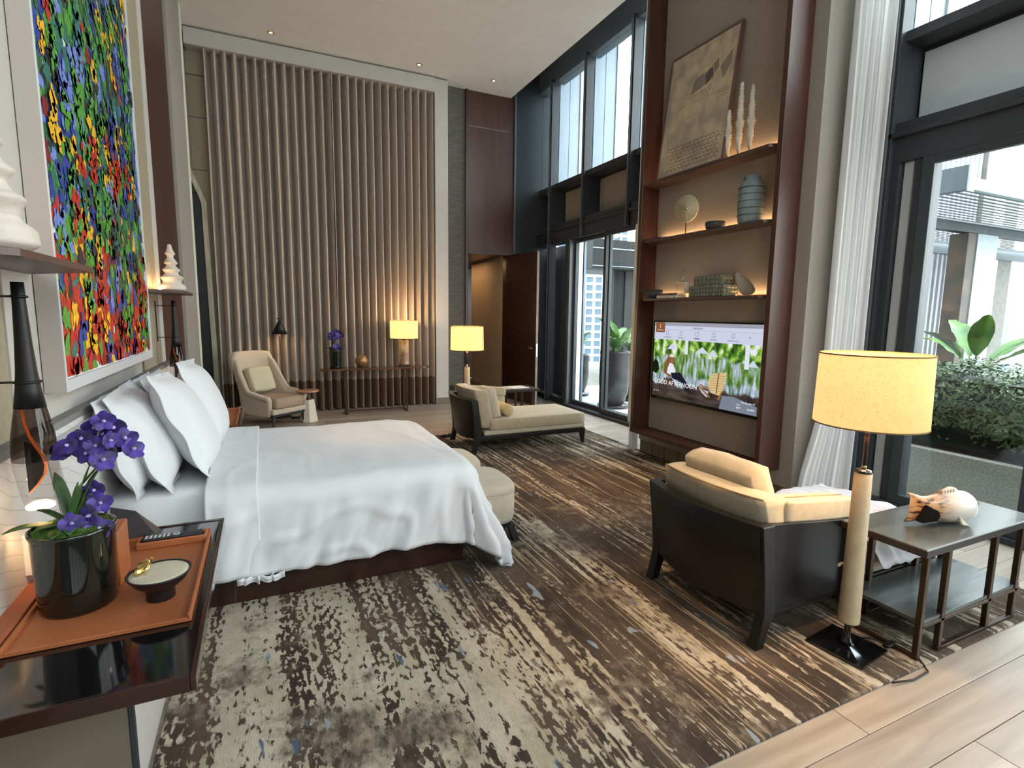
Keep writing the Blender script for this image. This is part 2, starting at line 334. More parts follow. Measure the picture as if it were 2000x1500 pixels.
# ------------------------------------------------------------------ window wall
GX = 4.74
def window_bay(n, ys, y0, y1, sill_lo, doors):
    """posts at ys, glass between; upper glass above 3.83, fabric panels 3.13-3.70, doors below 2.8"""
    w = struct('window_%d' % n, G().box(4.66, 4.86, y0, y1, 5.45, 6.1), m_metal)
    obj('head_beam', G().rbox(4.66, 4.90, y0, y1, 2.79, 3.10, .005), m_metal_dk, w)
    obj('beam_ledge', G().rbox(4.62, 4.66, y0, y1, 2.98, 3.02, .004), m_metal_dk, w)
    obj('upper_sill', G().rbox(4.68, 5.20, y0, y1, 3.71, 3.79, .005), m_metal_dk, w)
    obj('spandrel', G().box(4.95, 5.0, y0, y1, 3.10, 3.71), m_metal_dk, w)
    for yy in ys:
        zb = 2.79 if yy in (7.36, 6.20, -.35) else 0
        obj('mullion', G().rbox(4.62, 4.76, yy-.035, yy+.035, zb, 5.5, .004), m_metal_dk, w)
        obj('mullion_bead', G().rbox(4.600, 4.62, yy-.012, yy+.012, zb, 5.5, .003), m_metal, w)
        # outside fin: two blades with a joint, cream nosing
        obj('fin', G().box(4.78, 4.965, yy-.03, yy+.035, 3.79, 6.0), m_alu, w)
        obj('fin', G().box(4.975, 5.17, yy-.03, yy+.035, 3.79, 6.0), m_alu, w)
        obj('fin_nosing', G().rbox(5.17, 5.30, yy-.05, yy+.05, 2.8, 6.0, .004), m_cream, w)
        obj('lower_fin', G().box(4.76, 4.95, yy-.03, yy+.035, 2.8, 3.79), m_metal_dk, w)
    yl = sorted(list(ys))
    ed = [y0]+yl+[y1]
    for a, b in zip(ed[:-1], ed[1:]):
        if b-a < .12: continue
        obj('upper_pane', G().box(GX, GX+.008, a, b, 3.79, 5.45), m_glass, w)
        obj('infill_panel', G().rbox(4.92, 4.95, a+.1, b-.05, 3.14, 3.68, .004), m_greige if n == 1 else mat('hazed_greige_panel', '#b4bbc0', .8, var=.02), w)  # second window: same fabric, lens-flare haze put into its colour
    return w
w1 = window_bay(1, (8.42, 7.36, 6.20), 4.79, 8.94, 0, None)
# lower part between posts: solid metal bays near the corner, sliding door next to them
def metalbay(w, y0, y1):
    obj('metal_infill', G().box(4.98, 5.02, y0, y1, 0, 2.79), mat('blue_grey_metal', '#667280', .35, .3, var=.05, scale=1.5), w)
    obj('infill_cill', G().rbox(4.7, 5.0, y0, y1, 0, .1, .004), m_metal_dk, w)
metalbay(w1, 7.80, 8.94)
obj('deep_post', G().rbox(4.64, 4.90, 7.80, 7.86, 0, 2.79, .004), m_metal_dk, w1)
obj('deep_post', G().rbox(4.66, 4.86, 7.74, 7.80, 0, 2.79, .004), m_metal, w1)
obj('cream_reveal', G().rbox(4.80, 4.88, 7.68, 7.735, 0, 2.79, .003), m_cream, w1)
def leaf(w, y0, y1, x, fw=.06, lab='door_frame'):
    g = G(); g.rbox(x, x+.05, y0, y0+fw, .04, 2.79, .004); g.rbox(x, x+.05, y1-fw, y1, .04, 2.79, .004); g.rbox(x, x+.05, y0+fw, y1-fw, .04, .12, .004); g.rbox(x, x+.05, y0+fw, y1-fw, 2.73, 2.79, .004)
    o = obj('sliding_leaf', g, m_metal_dk, w); obj('leaf_pane', G().box(x+.02, x+.028, y0+fw, y1-fw, .12, 2.73), m_glass, o); return o
leaf(w1, 6.72, 7.74, 4.74); leaf(w1, 5.80, 6.80, 4.68)
obj('bright_jamb', G().rbox(4.66, 4.72, 5.98, 6.04, .0, 2.79, .003), m_cream, w1)
leaf(w1, 4.80, 5.80, 4.74)
obj('sill_track', G().rbox(4.62, 5.05, 4.79, 7.82, -.02, .045, .004), m_metal_dk, w1)
obj('sill_rail', G().box(4.70, 4.71, 4.79, 7.82, .045, .06), m_chrome, w1)
w2 = window_bay(2, (2.80, -.35, -3.0), -3.1, 2.84, 0, None)
for k, (a, b, x0, x1, mm) in enumerate(((2.70, 2.77, 4.66, 4.9, m_metal_dk), (2.62, 2.69, 4.70, 4.95, mat('pale_grey_jamb', '#a4abad', .5, var=.02)), (2.52, 2.60, 4.68, 4.9, m_metal_dk))):
    obj('jamb_profile', G().rbox(x0, x1, a, b, 0, 2.79, .004), mm, w2)
leaf(w2, 1.62, 2.54, 4.66, .085); leaf(w2, .70, 1.72, 4.72, .085); leaf(w2, -1.0, .72, 4.66, .085); leaf(w2, -3.0, -.9, 4.72, .085)
obj('sill_track', G().rbox(4.62, 5.05, -3.1, 2.83, -.02, .045, .004), m_metal_dk, w2)
# unseen glazed rear wall, added to bring more daylight into the room
w3 = struct('window_3', G().box(-1, 4.9, -3.2, -3.1, 5.45, 6.1), m_metal)
obj('head_beam', G().rbox(-1, 4.9, -3.22, -3.08, 2.79, 3.0, .005), m_metal_dk, w3); obj('sill_track', G().rbox(-1, 4.9, -3.2, -3.1, -.02, .06, .004), m_metal_dk, w3)
for k in range(7): obj('mullion', G().rbox(-1+k*.97-.03, -1+k*.97+.03, -3.22, -3.06, 0, 5.5, .004), m_metal_dk, w3)
for k in range(6): obj('added_rear_pane', G().box(-1+k*.97+.03, -1+(k+1)*.97-.03, -3.15, -3.142, 3.0, 5.45), m_glass, w3)
struct('wall_back', G().box(-1, 4.9, -3.17, -3.10, 0, 2.79), m_greige)
# ================================================================== OUTSIDE
TZ = -.10
terr = struct('terrace', G().box(4.9, 22, -3, 16, TZ-.2, TZ-.012), mat('tile_joint', '#6f6f68', .9))
mt = mat('pale_terrace_tile', '#c6c8c4', .75, var=.08, scale=3, bump=.15, bscale=80)
tile = mesh('paving_tile', G().rbox(.003, .597, .003, .597, TZ-.012, TZ, .003), mt)
for i in range(6):
    for j in range(11): obj('paving_tile', tile, None, terr, loc=(4.98+.6*i, 3.9+.6*j, 0))
for i in range(1):
    for j in range(8): obj('paving_tile', tile, None, terr, loc=(4.92+.6*i, -.9+.6*j, 0))
# planter with hedge
m_conc = mat('speckled_concrete', '#88877f', .85, var=.2, scale=60, bump=.5, bscale=90, detail=6)
t = thing('planter_wall', 'low grey speckled concrete planter outside the near glass door', 'planter', (5.52, 0, TZ))
obj('face_slab', G().rbox(0, .10, -2.5, 4.2, 0, .46, .006), m_conc, t); obj('soil', G().box(.1, 2.5, -2.5, 4.2, 0, .40), mat('soil', '#4a372c', .95, var=.4, scale=20, bump=1, bscale=60), t)
obj('end_slab', G().rbox(0, 2.5, 4.2, 4.3, 0, .46, .006), m_conc, t)
RL = random.Random(3)
def leafcloud(n, fn, size, g=None):
    g = g or G()
    for i in range(n):
        p, nrm = fn(); q = Vector(nrm)+Vector((RL.uniform(-.9, .9), RL.uniform(-.9, .9), RL.uniform(-.6, .9))); q.normalize()
        a = q.orthogonal().normalized(); b = q.cross(a); ang = RL.uniform(0, PI*2); c = a*math.cos(ang)+b*math.sin(ang); d_ = q.cross(c); s = size*RL.uniform(.6, 1.4); p = Vector(p)
        g.add([p-c*s, p-d_*s*.5+q*s*.15, p+c*s*1.1, p+d_*s*.5+q*s*.15], [(0, 1, 2, 3)])
    return g
def hedge_pt():
    y = RL.uniform(-.6, 4.0); top = 1.02+.09*math.sin(y*2.1+1)+.05*math.sin(y*5.3); x0 = 5.72+.07*math.sin(y*3)
    if RL.random() < .55:
        z = RL.uniform(.42, top); x = x0+RL.uniform(-.05, .12)+(.14 if z < .55 else 0)+.1*noise.noise(Vector((y*3, z*3, 0))); return (x, y, z), (-1, 0, .3)
    x = RL.uniform(x0, x0+1.1); return (x, y, top+RL.uniform(-.06, .04)+.08*noise.noise(Vector((x*3, y*3, 0)))), (0, 0, 1)
t = thing('hedge', 'clipped dark green hedge growing in the concrete planter outside', 'hedge', (0, 0, 0))
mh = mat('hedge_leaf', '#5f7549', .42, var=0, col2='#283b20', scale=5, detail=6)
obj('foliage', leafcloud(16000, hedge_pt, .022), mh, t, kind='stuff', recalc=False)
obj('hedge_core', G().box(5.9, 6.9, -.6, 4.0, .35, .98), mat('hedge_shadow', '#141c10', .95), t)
# broad-leaved plants
def bigleaf(L, Wd, droop, rz, tilt, g, base=(0, 0, 0), stem=.35):
    m = Matrix.Translation(Vector(base)) @ Matrix.Rotation(rz, 4, 'Z')
    n = 10; v = []; f_ = []
    st = Vector((math.sin(tilt)*stem, 0, math.cos(tilt)*stem))
    for i in range(n+1):
        t_ = i/n; w = Wd*math.sin(PI*min(1, t_*.97+.03))**.8*(1-.25*t_); ang = tilt+droop*t_
        if i == 0: p = st.copy()
        else: p = p+Vector((math.sin(ang), 0, math.cos(ang)))*L/n
        up = Vector((-math.cos(ang), 0, math.sin(ang)))
        rip = .012*math.sin(i*2.2)
        for s_ in (-1, -.5, 0, .5, 1): v.append(m @ (p+Vector((0, s_*w, 0))+up*(abs(s_)*w*.35+rip*abs(s_))))
    for i in range(n):
        for j in range(4): f_.append((i*5+j, i*5+j+1, (i+1)*5+j+1, (i+1)*5+j))
    g.add(v, f_); s2 = G().tube([(0, 0, 0), tuple(st*.5), tuple(st)], .012, 6).xf(m); g.add(s2.v, s2.f); return g
m_taro = mat('broad_green_leaf', '#557c2f', .45, var=0, col2='#2c4f1f', scale=2.5, stretch=(1, 1, 1))
t = thing('broadleaf_plant', 'broad-leaved green plant rising behind the hedge by the steel column', 'plant', (7.6, 3.35, .9))
for k, (L, a, ti, dr) in enumerate(((.75, -2.3+PI, .5, .8), (.8, 2.4+PI, .7, .9), (.6, .6+PI, .3, .6), (.9, -.35, .9, .6), (.7, 1.2, .8, .8), (.6, 2.3, .6, .7), (.7, -1.3, .9, .5))):
    obj('leaf', bigleaf(L, .13, dr, a, ti, G(), stem=.25), m_taro, t, recalc=False, smooth=True)
obj('stem', G().tube([(0, 0, -.9), (0, 0, .05)], .03), m_taro, t)
# corrugated facade, pergola, column
m_rib = mat('pale_ribbed_cladding', '#8f8f96', .6, var=.05, scale=3)
fac = thing('ribbed_facade', 'tall pale ribbed metal facade beyond the terrace pergola', 'facade', (12.6, 8.0, TZ))
obj('backing', G().box(0, 6.9, .12, .5, 0, 9), mat('rib_shadow', '#55555c', .7), fac)
rib = mesh('rib', G().prism([(0, .12), (.035, 0), (.125, 0), (.16, .12)], 0, 4.3), m_rib); rib2 = mesh('rib', G().prism([(0, .12), (.035, 0), (.125, 0), (.16, .12)], 4.32, 9), m_rib)
for k in range(22):
    obj('rib', rib, None, fac, loc=(.1+k*.215, 0, 0)); obj('rib', rib2, None, fac, loc=(.1+k*.215, 0, 0))
obj('corner_pilaster', G().box(4.9, 5.5, -.05, .12, 0, 9), mat('taupe_cladding', '#6e6b66', .7), fac)
obj('corner_post', G().box(5.5, 6.1, -.02, .12, 0, 9), m_cream, fac); obj('corner_return', G().box(6.1, 6.9, 0, .12, 0, 9), mat('taupe_cladding', '#6e6b66', .7), fac)
pg = thing('pergola', 'grey louvred steel pergola above the terrace', 'pergola', (9.0, 4.3, 0))
m_pg = mat('pergola_grey', '#4c545a', .5, .2, var=.03); m_pgl = mat('pergola_light_edge', '#8f9ba0', .5, .1, var=.02)
obj('side_beam', G().rbox(0, .12, 0, 3.6, 3.36, 3.70, .004), m_pg, pg); obj('beam_end_plate', G().box(-.01, .14, -.02, 0, 3.34, 3.72), m_pgl, pg)  # beam side coloured dark as shaded, its end pale as lit
obj('front_beam', G().rbox(.12, 12, 0, .08, 3.38, 3.54, .004), m_pgl, pg); obj('rear_beam', G().rbox(.12, 12, 3.48, 3.60, 3.2, 3.5, .004), m_pg, pg); obj('mid_beam', G().rbox(.12, 12, 1.55, 1.72, 3.24, 3.45, .004), m_metal_dk, pg)
bl = mesh('louvre', G().prism([(0, 0), (.105, .03), (.105, .045), (0, .015)], .12, 12, 'x'), m_pg)
for k in range(26): obj('louvre', bl, None, pg, loc=(0, .10+k*.125, 3.38))
colm = thing('steel_column', 'tall steel column with pale side and rust-stained dark side under the pergola', 'column', (12.7, 5.9, TZ))
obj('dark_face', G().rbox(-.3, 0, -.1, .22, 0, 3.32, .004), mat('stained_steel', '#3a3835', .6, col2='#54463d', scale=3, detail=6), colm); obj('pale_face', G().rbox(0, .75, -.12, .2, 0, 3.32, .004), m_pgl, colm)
# bench, chair and railing seen over the hedge
t = thing('terrace_table', 'wooden slatted outdoor table beyond the hedge', 'table', (9.6, 5.0, TZ), .2)
obj('top', G().rbox(-.8, .5, -.35, .35, .70, .74, .005), mat('teak', '#a5764a', .6), t)
for a in (-.75, .42):
    for b in (-.3, .3): obj('leg', G().rbox(a-.02, a+.02, b-.02, b+.02, 0, .70, .003), m_blackm, t)
t = thing('terrace_chair', 'pale outdoor chair at the wooden terrace table', 'chair', (8.9, 5.6, TZ), .3)
obj('backrest', G().rbox(-.25, .25, 0, .03, .5, .95, .01), m_cream, t); obj('seat', G().rbox(-.25, .25, 0, .5, .42, .46, .01), m_cream, t)
for a in (-.22, .22):
    for b in (.02, .46): obj('leg', G().rbox(a-.015, a+.015, b-.015, b+.015, 0, .42, .003), m_pg, t)
t = thing('glass_railing', 'glass balustrade with slim steel handrail at the terrace edge', 'railing', (0, 0, TZ))
obj('handrail', G().tube([(14, 3.2, 1.02), (30, 9, 1.02)], .03), m_chrome, t); obj('glass_panel', G().prism([(14, 3.2), (30, 9), (30, 9.02), (14, 3.22)], .05, 1.0), m_glass, t)
for k in range(9): obj('post', G().rbox(14+k*2-.02, 14+k*2+.02, 3.2+k*.725-.02, 3.2+k*.725+.02, 0, 1.02, .003), m_chrome, t)
# dark canopy and two big pots seen through the far sliding door
m_can = mat('dark_canopy', '#17191b', .7, var=.04)
t = thing('dark_canopy', 'dark flat canopy and wall on the far terrace in front of the high-rise', 'canopy', (7.0, 11.0, TZ))
obj('fascia', G().rbox(0, 5, -.4, 0, 2.75, 3.42, .005), m_can, t)
obj('roof_slab', G().rbox(.1, 5, 0, 3.6, 2.95, 3.35, .005), m_can, t)
obj('fascia_line', G().box(0, 5, -.412, -.4, 3.2, 3.225).box(0, 5, -.412, -.4, 2.80, 2.815), m_alu, t)
obj('side_wall', G().rbox(.95, 4.5, .05, .5, 0, 2.95, .005), m_can, t)
obj('wall_panel', G().rbox(1.25, 4.5, .0, .05, 0, 2.9, .004), mat('slate_panel', '#26292c', .6), t)
m_pot = mat('worn_charcoal_glaze', '#383639', .35, var=0, col2='#1c1b1e', scale=5, detail=6, bump=.2, bscale=30)
def pot(name, lab, x, y, s, h, leaves, seed):
    t = thing(name, lab, 'potted plant', (x, y, TZ), group=None)
    obj('pot', G().lathe([(.16*s, .04), (.21*s, .10), (.27*s, .28*h), (.285*s, .5*h), (.275*s, .93*h), (.285*s, .97*h), (.29*s, h), (.25*s, h), (.24*s, .9*h), (.001, .9*h)], n=40), m_pot, t, smooth=True)
    obj('saucer', G().lathe([(.24*s, 0), (.30*s, .01), (.31*s, .055), (.27*s, .055), (.26*s, .03), (.001, .03)], n=36), m_pot, t, smooth=True)
    r_ = random.Random(seed)
    for k in range(leaves):
        g = bigleaf(r_.uniform(.38, .62)*s, .15*s, r_.uniform(.5, 1.1), k*2*PI/leaves+r_.uniform(-.3, .3), r_.uniform(.15, .7), G(), base=(0, 0, .88*h), stem=r_.uniform(.1, .35))
        obj('leaf', g, m_taro, t, recalc=False, smooth=True)
    return t
pot('potted_plant', 'tall charcoal glazed pot with broad leaves just outside the sliding door', 5.72, 7.85, .95, 1.02, 9, 5)
pot('potted_plant', 'smaller charcoal pot with leafy plant, right of the tall one outside', 6.55, 8.35, .85, .92, 8, 9)
pot('potted_plant', 'dark rounded pot with drooping leaves, left of the tall one outside', 5.85, 9.35, .9, .85, 8, 12)
# far tower + skyline
tw = thing('high_rise_tower', 'curved pale high-rise with banded balconies seen through the far door', 'building', (90, 150, -25))
m_tw = mat('tower_slab', '#97a3aa', .8); m_twd = mat('tower_glass', '#3d5362', .3)
pl = [(a*22-2, -8*math.sin(a*PI*.5)) for a in [i/8 for i in range(9)]]
fp = [(x, y+4) for x, y in pl]+[(x, y+14) for x, y in reversed(pl)]
obj('tower_core', G().prism([(x+.1, y+.6) for x, y in fp], 0, 62), m_twd, tw)
sl = mesh('balcony_band', G().prism(fp, 0, .8), m_tw)
for k in range(24): obj('balcony_band', sl, None, tw, loc=(0, 0, k*2.6))
for k in range(8): x, y = pl[k]; obj('party_wall', G().box(x-.25, x+.25, y+3.8, y+5.5, 0, 62), m_tw, tw)
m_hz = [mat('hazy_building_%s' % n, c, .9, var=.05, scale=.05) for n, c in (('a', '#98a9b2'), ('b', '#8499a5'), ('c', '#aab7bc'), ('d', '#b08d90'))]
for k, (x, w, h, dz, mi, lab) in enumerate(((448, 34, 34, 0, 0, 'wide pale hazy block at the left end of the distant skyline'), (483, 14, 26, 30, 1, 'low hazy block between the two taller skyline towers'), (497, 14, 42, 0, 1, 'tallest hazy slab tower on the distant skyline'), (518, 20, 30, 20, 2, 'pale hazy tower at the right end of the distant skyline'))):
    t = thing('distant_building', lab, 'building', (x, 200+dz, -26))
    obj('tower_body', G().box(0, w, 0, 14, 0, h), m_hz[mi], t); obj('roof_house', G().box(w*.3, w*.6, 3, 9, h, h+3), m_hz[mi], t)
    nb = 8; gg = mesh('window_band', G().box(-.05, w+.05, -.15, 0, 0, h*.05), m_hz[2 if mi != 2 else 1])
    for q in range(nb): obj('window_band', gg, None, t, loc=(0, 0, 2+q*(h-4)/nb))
t = thing('distant_city', 'hazy low-rise rooftops below the skyline', 'city', (0, 0, 0)); rr_ = random.Random(4)
gs = [G(), G(), G(), G()]
for k in range(420):
    x = rr_.uniform(60, 520); y = rr_.uniform(30, 182); h = rr_.uniform(3, 12); w = rr_.uniform(5, 14)
    gs[rr_.choice((0, 1, 2, 2, 0, 3))].box(x, x+w, y, y+w, -45, -40+h+ (x-60)*.028)
for k in range(4): obj('roofs', gs[k], m_hz[k], t, kind='stuff')
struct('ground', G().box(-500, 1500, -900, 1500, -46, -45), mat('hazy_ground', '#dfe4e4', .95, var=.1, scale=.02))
# ================================================================== helpers for things placed in world coordinates
def wo(name, g, m, t, **k): return obj(name, g, m, t, loc=tuple(-Vector(t.location)), **k)
def sm(a, b, x): x = max(0, min(1, (x-a)/(b-a))); return x*x*(3-2*x)
nz3 = lambda a, b, c=0: noise.noise(Vector((a, b, c)))
# ================================================================== CURTAINS
m_cur = mat('taupe_curtain', '#a5978a', .85, var=.07, scale=8, stretch=(30, 30, .6), bump=.15, bscale=300, sheen=.2)
m_curd = mat('dark_hem_curtain', '#73604e', .85, var=.1, scale=8, stretch=(30, 30, .6), bump=.15, bscale=300)
def curtain(name, lab, cat, x0, x1, y, z0, z1, folds, amp, mats, hem=None, seed=1, nper=14):
    n = folds*nper; nv = 34; r_ = random.Random(seed); ph = [r_.uniform(-.25, .25) for _ in range(folds+3)]; wd = [r_.uniform(.75, 1.2) for _ in range(folds+3)]
    def fn(u, v):
        z = z0+(z1-z0)*v; k = u*folds; i = int(k); fr = k-i
        wob = .25*math.sin(v*5+i*1.7)*.12
        a = 2*PI*(k+wob*(1-v)); c = math.cos(a+ph[i]*(1-abs(2*fr-1))*1.0)
        prof = math.copysign(abs(c)**.8, c)
        x = x0+(x1-x0)*u+.012*math.sin(a*1.0+1.2)+.012*nz3(k*.7, v*3, seed)*(1-v)
        return (x, min(y, 1e9)-amp*prof*(wd[i]*.3+.7)-.02*nz3(k*.5, v*2)*(1-v), z)
    g = G().grid(fn, n, nv)
    me = mesh(name, g, mats, smooth=True, recalc=False)
    if hem:
        zs = z0+(z1-z0)*(np.arange(nv)+.5)/nv
        me.polygons.foreach_set('material_index', np.repeat((zs < hem).astype(int), n))
    o = obj(name, me, None); tag(o, lab, cat); return o
curtain('curtain', 'floor to ceiling pleated taupe curtain, left half behind the wing armchair', 'curtain', -.58, 1.05, 8.835, .02, 5.2, 13, .118, [m_cur, m_curd], .52, 1)
curtain('curtain', 'floor to ceiling pleated taupe curtain, right half behind the console table', 'curtain', 1.06, 2.62, 8.835, .02, 5.2, 13, .118, [m_cur, m_curd], .52, 2)
def sheer_mat():
    m = bpy.data.materials.new('sheer_voile'); m.use_nodes = True; n = m.node_tree.nodes; l = m.node_tree.links; b = n['Principled BSDF']
    b.inputs['Base Color'].default_value = hexc('#dcdcdc'); b.inputs['Roughness'].default_value = .9
    tl = n.new('ShaderNodeBsdfTranslucent'); tl.inputs[0].default_value = hexc('#dadcde'); mx = n.new('ShaderNodeMixShader'); mx.inputs[0].default_value = .35
    l.new(b.outputs[0], mx.inputs[1]); l.new(tl.outputs[0], mx.inputs[2]); l.new(mx.outputs[0], n['Material Output'].inputs[0]); return m
m_sheer = sheer_mat()
def sheer(lab, fn_lr, y, z0, z1, folds, amp, seed):
    def fn(u, v):
        z = z0+(z1-z0)*v; a, b = fn_lr(z); k = u*folds
        return (a+(b-a)*u+.006*math.sin(k*9), y+(.05*(1-v))*math.sin(u*3)-amp*math.sin(2*PI*k+.4*math.sin(v*4))-.35*amp*math.sin(4.3*PI*k+seed+v), z)
    o = obj('sheer_curtain', G().grid(fn, folds*16, 40), m_sheer, smooth=True, recalc=False); tag(o, lab, 'curtain', 'sheer voile curtains'); return o
sheer('white sheer curtain gathered beside the near glass door, right of the television wall', lambda z: (3.98-.20*sm(.95, .1, z)+.0*z, 4.42), 2.70, .03, 6.0, 9, .035, 2)
def bundle(u, v):
    z = .02+5.9*v; a = u*2*PI; r = .048*(1+.1*math.sin(a*7)); return (3.84+r*math.cos(a), 4.86+r*math.sin(a), z)
o = obj('sheer_curtain', G().grid(bundle, 56, 8), m_sheer, smooth=True, recalc=False); tag(o, 'white sheer curtain tied into a narrow column at the far end of the television wall', 'curtain', 'sheer voile curtains')
# ================================================================== RUG
def rug_mat():
    m = bpy.data.materials.new('abstract_rug'); m.use_nodes = True; n = m.node_tree.nodes; l = m.node_tree.links; b = n['Principled BSDF']
    b.inputs['Roughness'].default_value = .95; b.inputs['Specular IOR Level'].default_value = .1
    geo = n.new('ShaderNodeTexCoord')
    def noi(sc, det=2, rough=.5, off=(0, 0, 0), src=None, dist=0):
        mp = n.new('ShaderNodeMapping'); mp.inputs['Scale'].default_value = sc; mp.inputs['Location'].default_value = off; l.new(src or geo.outputs['Object'], mp.inputs[0])
        z = n.new('ShaderNodeTexNoise'); z.inputs['Scale'].default_value = 1; z.inputs['Detail'].default_value = det; z.inputs['Roughness'].default_value = rough; z.inputs['Distortion'].default_value = dist
        l.new(mp.outputs[0], z.inputs[0]); return z.outputs[0]
    def mth(op, a, b_=None, c=None):
        q = n.new('ShaderNodeMath'); q.operation = op
        for i, x in enumerate((a, b_, c)):
            if x is None: continue
            if isinstance(x, (int, float)): q.inputs[i].default_value = x
            else: l.new(x, q.inputs[i])
        return q.outputs[0]
    def mrange(x, a, b_, c=0, d=1):
        q = n.new('ShaderNodeMapRange'); l.new(x, q.inputs[0])
        for i, v in enumerate((a, b_, c, d)): q.inputs[i+1].default_value = v
        return q.outputs[0]
    def mixc(f, c1, c2):
        q = n.new('ShaderNodeMix'); q.data_type = 'RGBA'
        if isinstance(f, float): q.inputs[0].default_value = f
        else: l.new(f, q.inputs[0])
        for i, c in ((6, c1), (7, c2)):
            if isinstance(c, str): q.inputs[i].default_value = hexc(c)
            else: l.new(c, q.inputs[i])
        return q.outputs[2]
    sx = n.new('ShaderNodeSeparateXYZ'); l.new(geo.outputs['Object'], sx.inputs[0])
    X, Y = sx.outputs[0], sx.outputs[1]
    zone = noi((.55, .42, 1), 2, .5, (3.1, 1.7, 0))
    zone2 = noi((.9, .8, 1), 3, .6, (8.2, 5.1, 0))
    stripes = noi((26, 1.1, 1), 4, .6, dist=.15)
    fine = noi((75, 9.0, 1), 3, .65, (1, 9, 0))
    dots = noi((46, 21, 1), 2.0, .5, (4, 4, 0), dist=.25)
    # darkness wish: rises to the right / with zones
    wish = mth('ADD', mth('ADD', mrange(X, -.2, 1.35, -.045, .14), mrange(noi((4.2, .45, 1), 3, .6, (3, 3, 0)), .40, .60, -.09, .13)), mth('ADD', mrange(zone, .3, .7, -.09, .13), mrange(zone2, .3, .7, -.09, .13)))
    stripew = mrange(X, .0, 1.6, .18, .72)
    base = mth('ADD', mth('MULTIPLY', stripes, stripew), mth('MULTIPLY', dots, mth('SUBTRACT', 1.0, stripew)))
    base = mth('ADD', base, mth('MULTIPLY', mth('SUBTRACT', fine, .5), .16))
    cols = noi((19, .10, 1), 2, .5, (2, 7, 0)); base = mth('ADD', base, mth('MULTIPLY', mth('SUBTRACT', cols, .5), .46))
    k = mth('ADD', base, mth('MULTIPLY', wish, .72))
    dark = mrange(k, .55, .565)
    mid = mrange(k, .49, .52)
    # colours with their own variation
    cream = mixc(mrange(noi((6, 3, 1), 4, .6, (2, 2, 0)), .35, .65), '#b9ae9d', '#a0947f')
    browns = mixc(mrange(noi((5, 1.4, 1), 4, .6, (7, 2, 0)), .4, .62), '#3c332d', '#574a3f')
    midc = mixc(mrange(noi((9, 2, 1), 3, .6, (5, 2, 0)), .4, .6), '#8f7f6c', '#786a5b')
    smoke = mrange(noi((1.3, 1.3, 1), 7, .7, (.4, 3.3, 0)), .53, .60)
    smk = mixc(mrange(noi((26, 12, 1), 3, .6), .42, .58), '#4a4038', '#7b6e60')
    midw = mth('MULTIPLY', mid, mrange(zone2, .4, .6, .15, .9))
    col = mixc(midw, cream, midc); col = mixc(dark, col, browns)
    col = mixc(mth('MULTIPLY', smoke, .9), col, smk)
    lines = mth('MULTIPLY', mrange(noi((40, .85, 1), 3, .62, (9, 1, 0), dist=.1), .585, .61), mrange(X, .6, 1.3))
    col = mixc(mth('MULTIPLY', lines, .8), col, '#a3917a')
    blue = mth('MULTIPLY', mrange(noi((11, 3.4, 1), 2, .5, (6, 6, 0)), .685, .70), 1)
    bluec = mixc(mrange(noi((3, 3, 1), 1), .45, .55), '#4c5a74', '#8d97a0')
    col = mixc(mth('MULTIPLY', blue, .85), col, bluec)
    fuzz = noi((230, 34, 1), 4, .75)
    hs = n.new('ShaderNodeHueSaturation'); l.new(col, hs.inputs['Color']); l.new(mrange(fuzz, .3, .7, .80, 1.18), hs.inputs['Value'])
    l.new(hs.outputs[0], b.inputs['Base Color'])
    bp = n.new('ShaderNodeBump'); bp.inputs['Strength'].default_value = .7; bp.inputs['Distance'].default_value = .006
    l.new(mth('SUBTRACT', fuzz, mth('MULTIPLY', dark, .5)), bp.inputs['Height']); l.new(bp.outputs[0], b.inputs['Normal'])
    return m
rug = obj('rug', G().rbox(-.405, 3.92, 1.20, 6.40, 0, .012, .004), rug_mat()); tag(rug, 'large abstract rug with brown stripes, cream flecks and blue touches under the bed', 'rug')
RZ = .012
# ================================================================== LEFT WALL: HEADBOARD, PAINTING, SHELVES, SCONCES
def leather_mat():
    m = mat('white_veined_leather', '#bdbbb9', .55, var=.03, bump=.1, bscale=200)
    n = m.node_tree.nodes; l = m.node_tree.links; b = n['Principled BSDF']
    tc = n.new('ShaderNodeTexCoord'); mp = n.new('ShaderNodeMapping'); mp.inputs['Rotation'].default_value = (.35, 0, 0); l.new(tc.outputs['Object'], mp.inputs[0])
    wv = n.new('ShaderNodeTexWave'); wv.bands_direction = 'Z'; wv.inputs['Scale'].default_value = 6.5; wv.inputs['Distortion'].default_value = 3.5; wv.inputs['Detail'].default_value = 2; wv.inputs['Detail Scale'].default_value = .7; l.new(mp.outputs[0], wv.inputs[0])
    rp = n.new('ShaderNodeValToRGB'); l.new(wv.outputs[1], rp.inputs[0]); rp.color_ramp.elements[0].color = hexc('#a5a19d'); rp.color_ramp.elements[0].position = 0; rp.color_ramp.elements[1].position = .035; rp.color_ramp.elements[1].color = hexc('#bdbbb9')
    l.new(rp.outputs[0], b.inputs['Base Color']); return m
m_lea = leather_mat()
hb = thing('headboard', 'long white veined leather headboard panelling with grey top rail behind the bed', 'headboard', (WX, 3.7, 0))
wo('panel', G().rbox(WX, -.755, 1.0, 2.52, .60, 1.075, .004), m_lea, hb)
wo('panel', G().rbox(WX, -.755, 2.53, 4.88, .30, 1.075, .004), m_lea, hb)
wo('panel', G().rbox(WX, -.755, 4.89, 6.2, .60, 1.075, .004), m_lea, hb)
wo('top_rail', G().rbox(WX, -.750, 1.0, 6.2, 1.075, 1.105, .003), mat('grey_rail', '#6f6c6c', .5), hb)
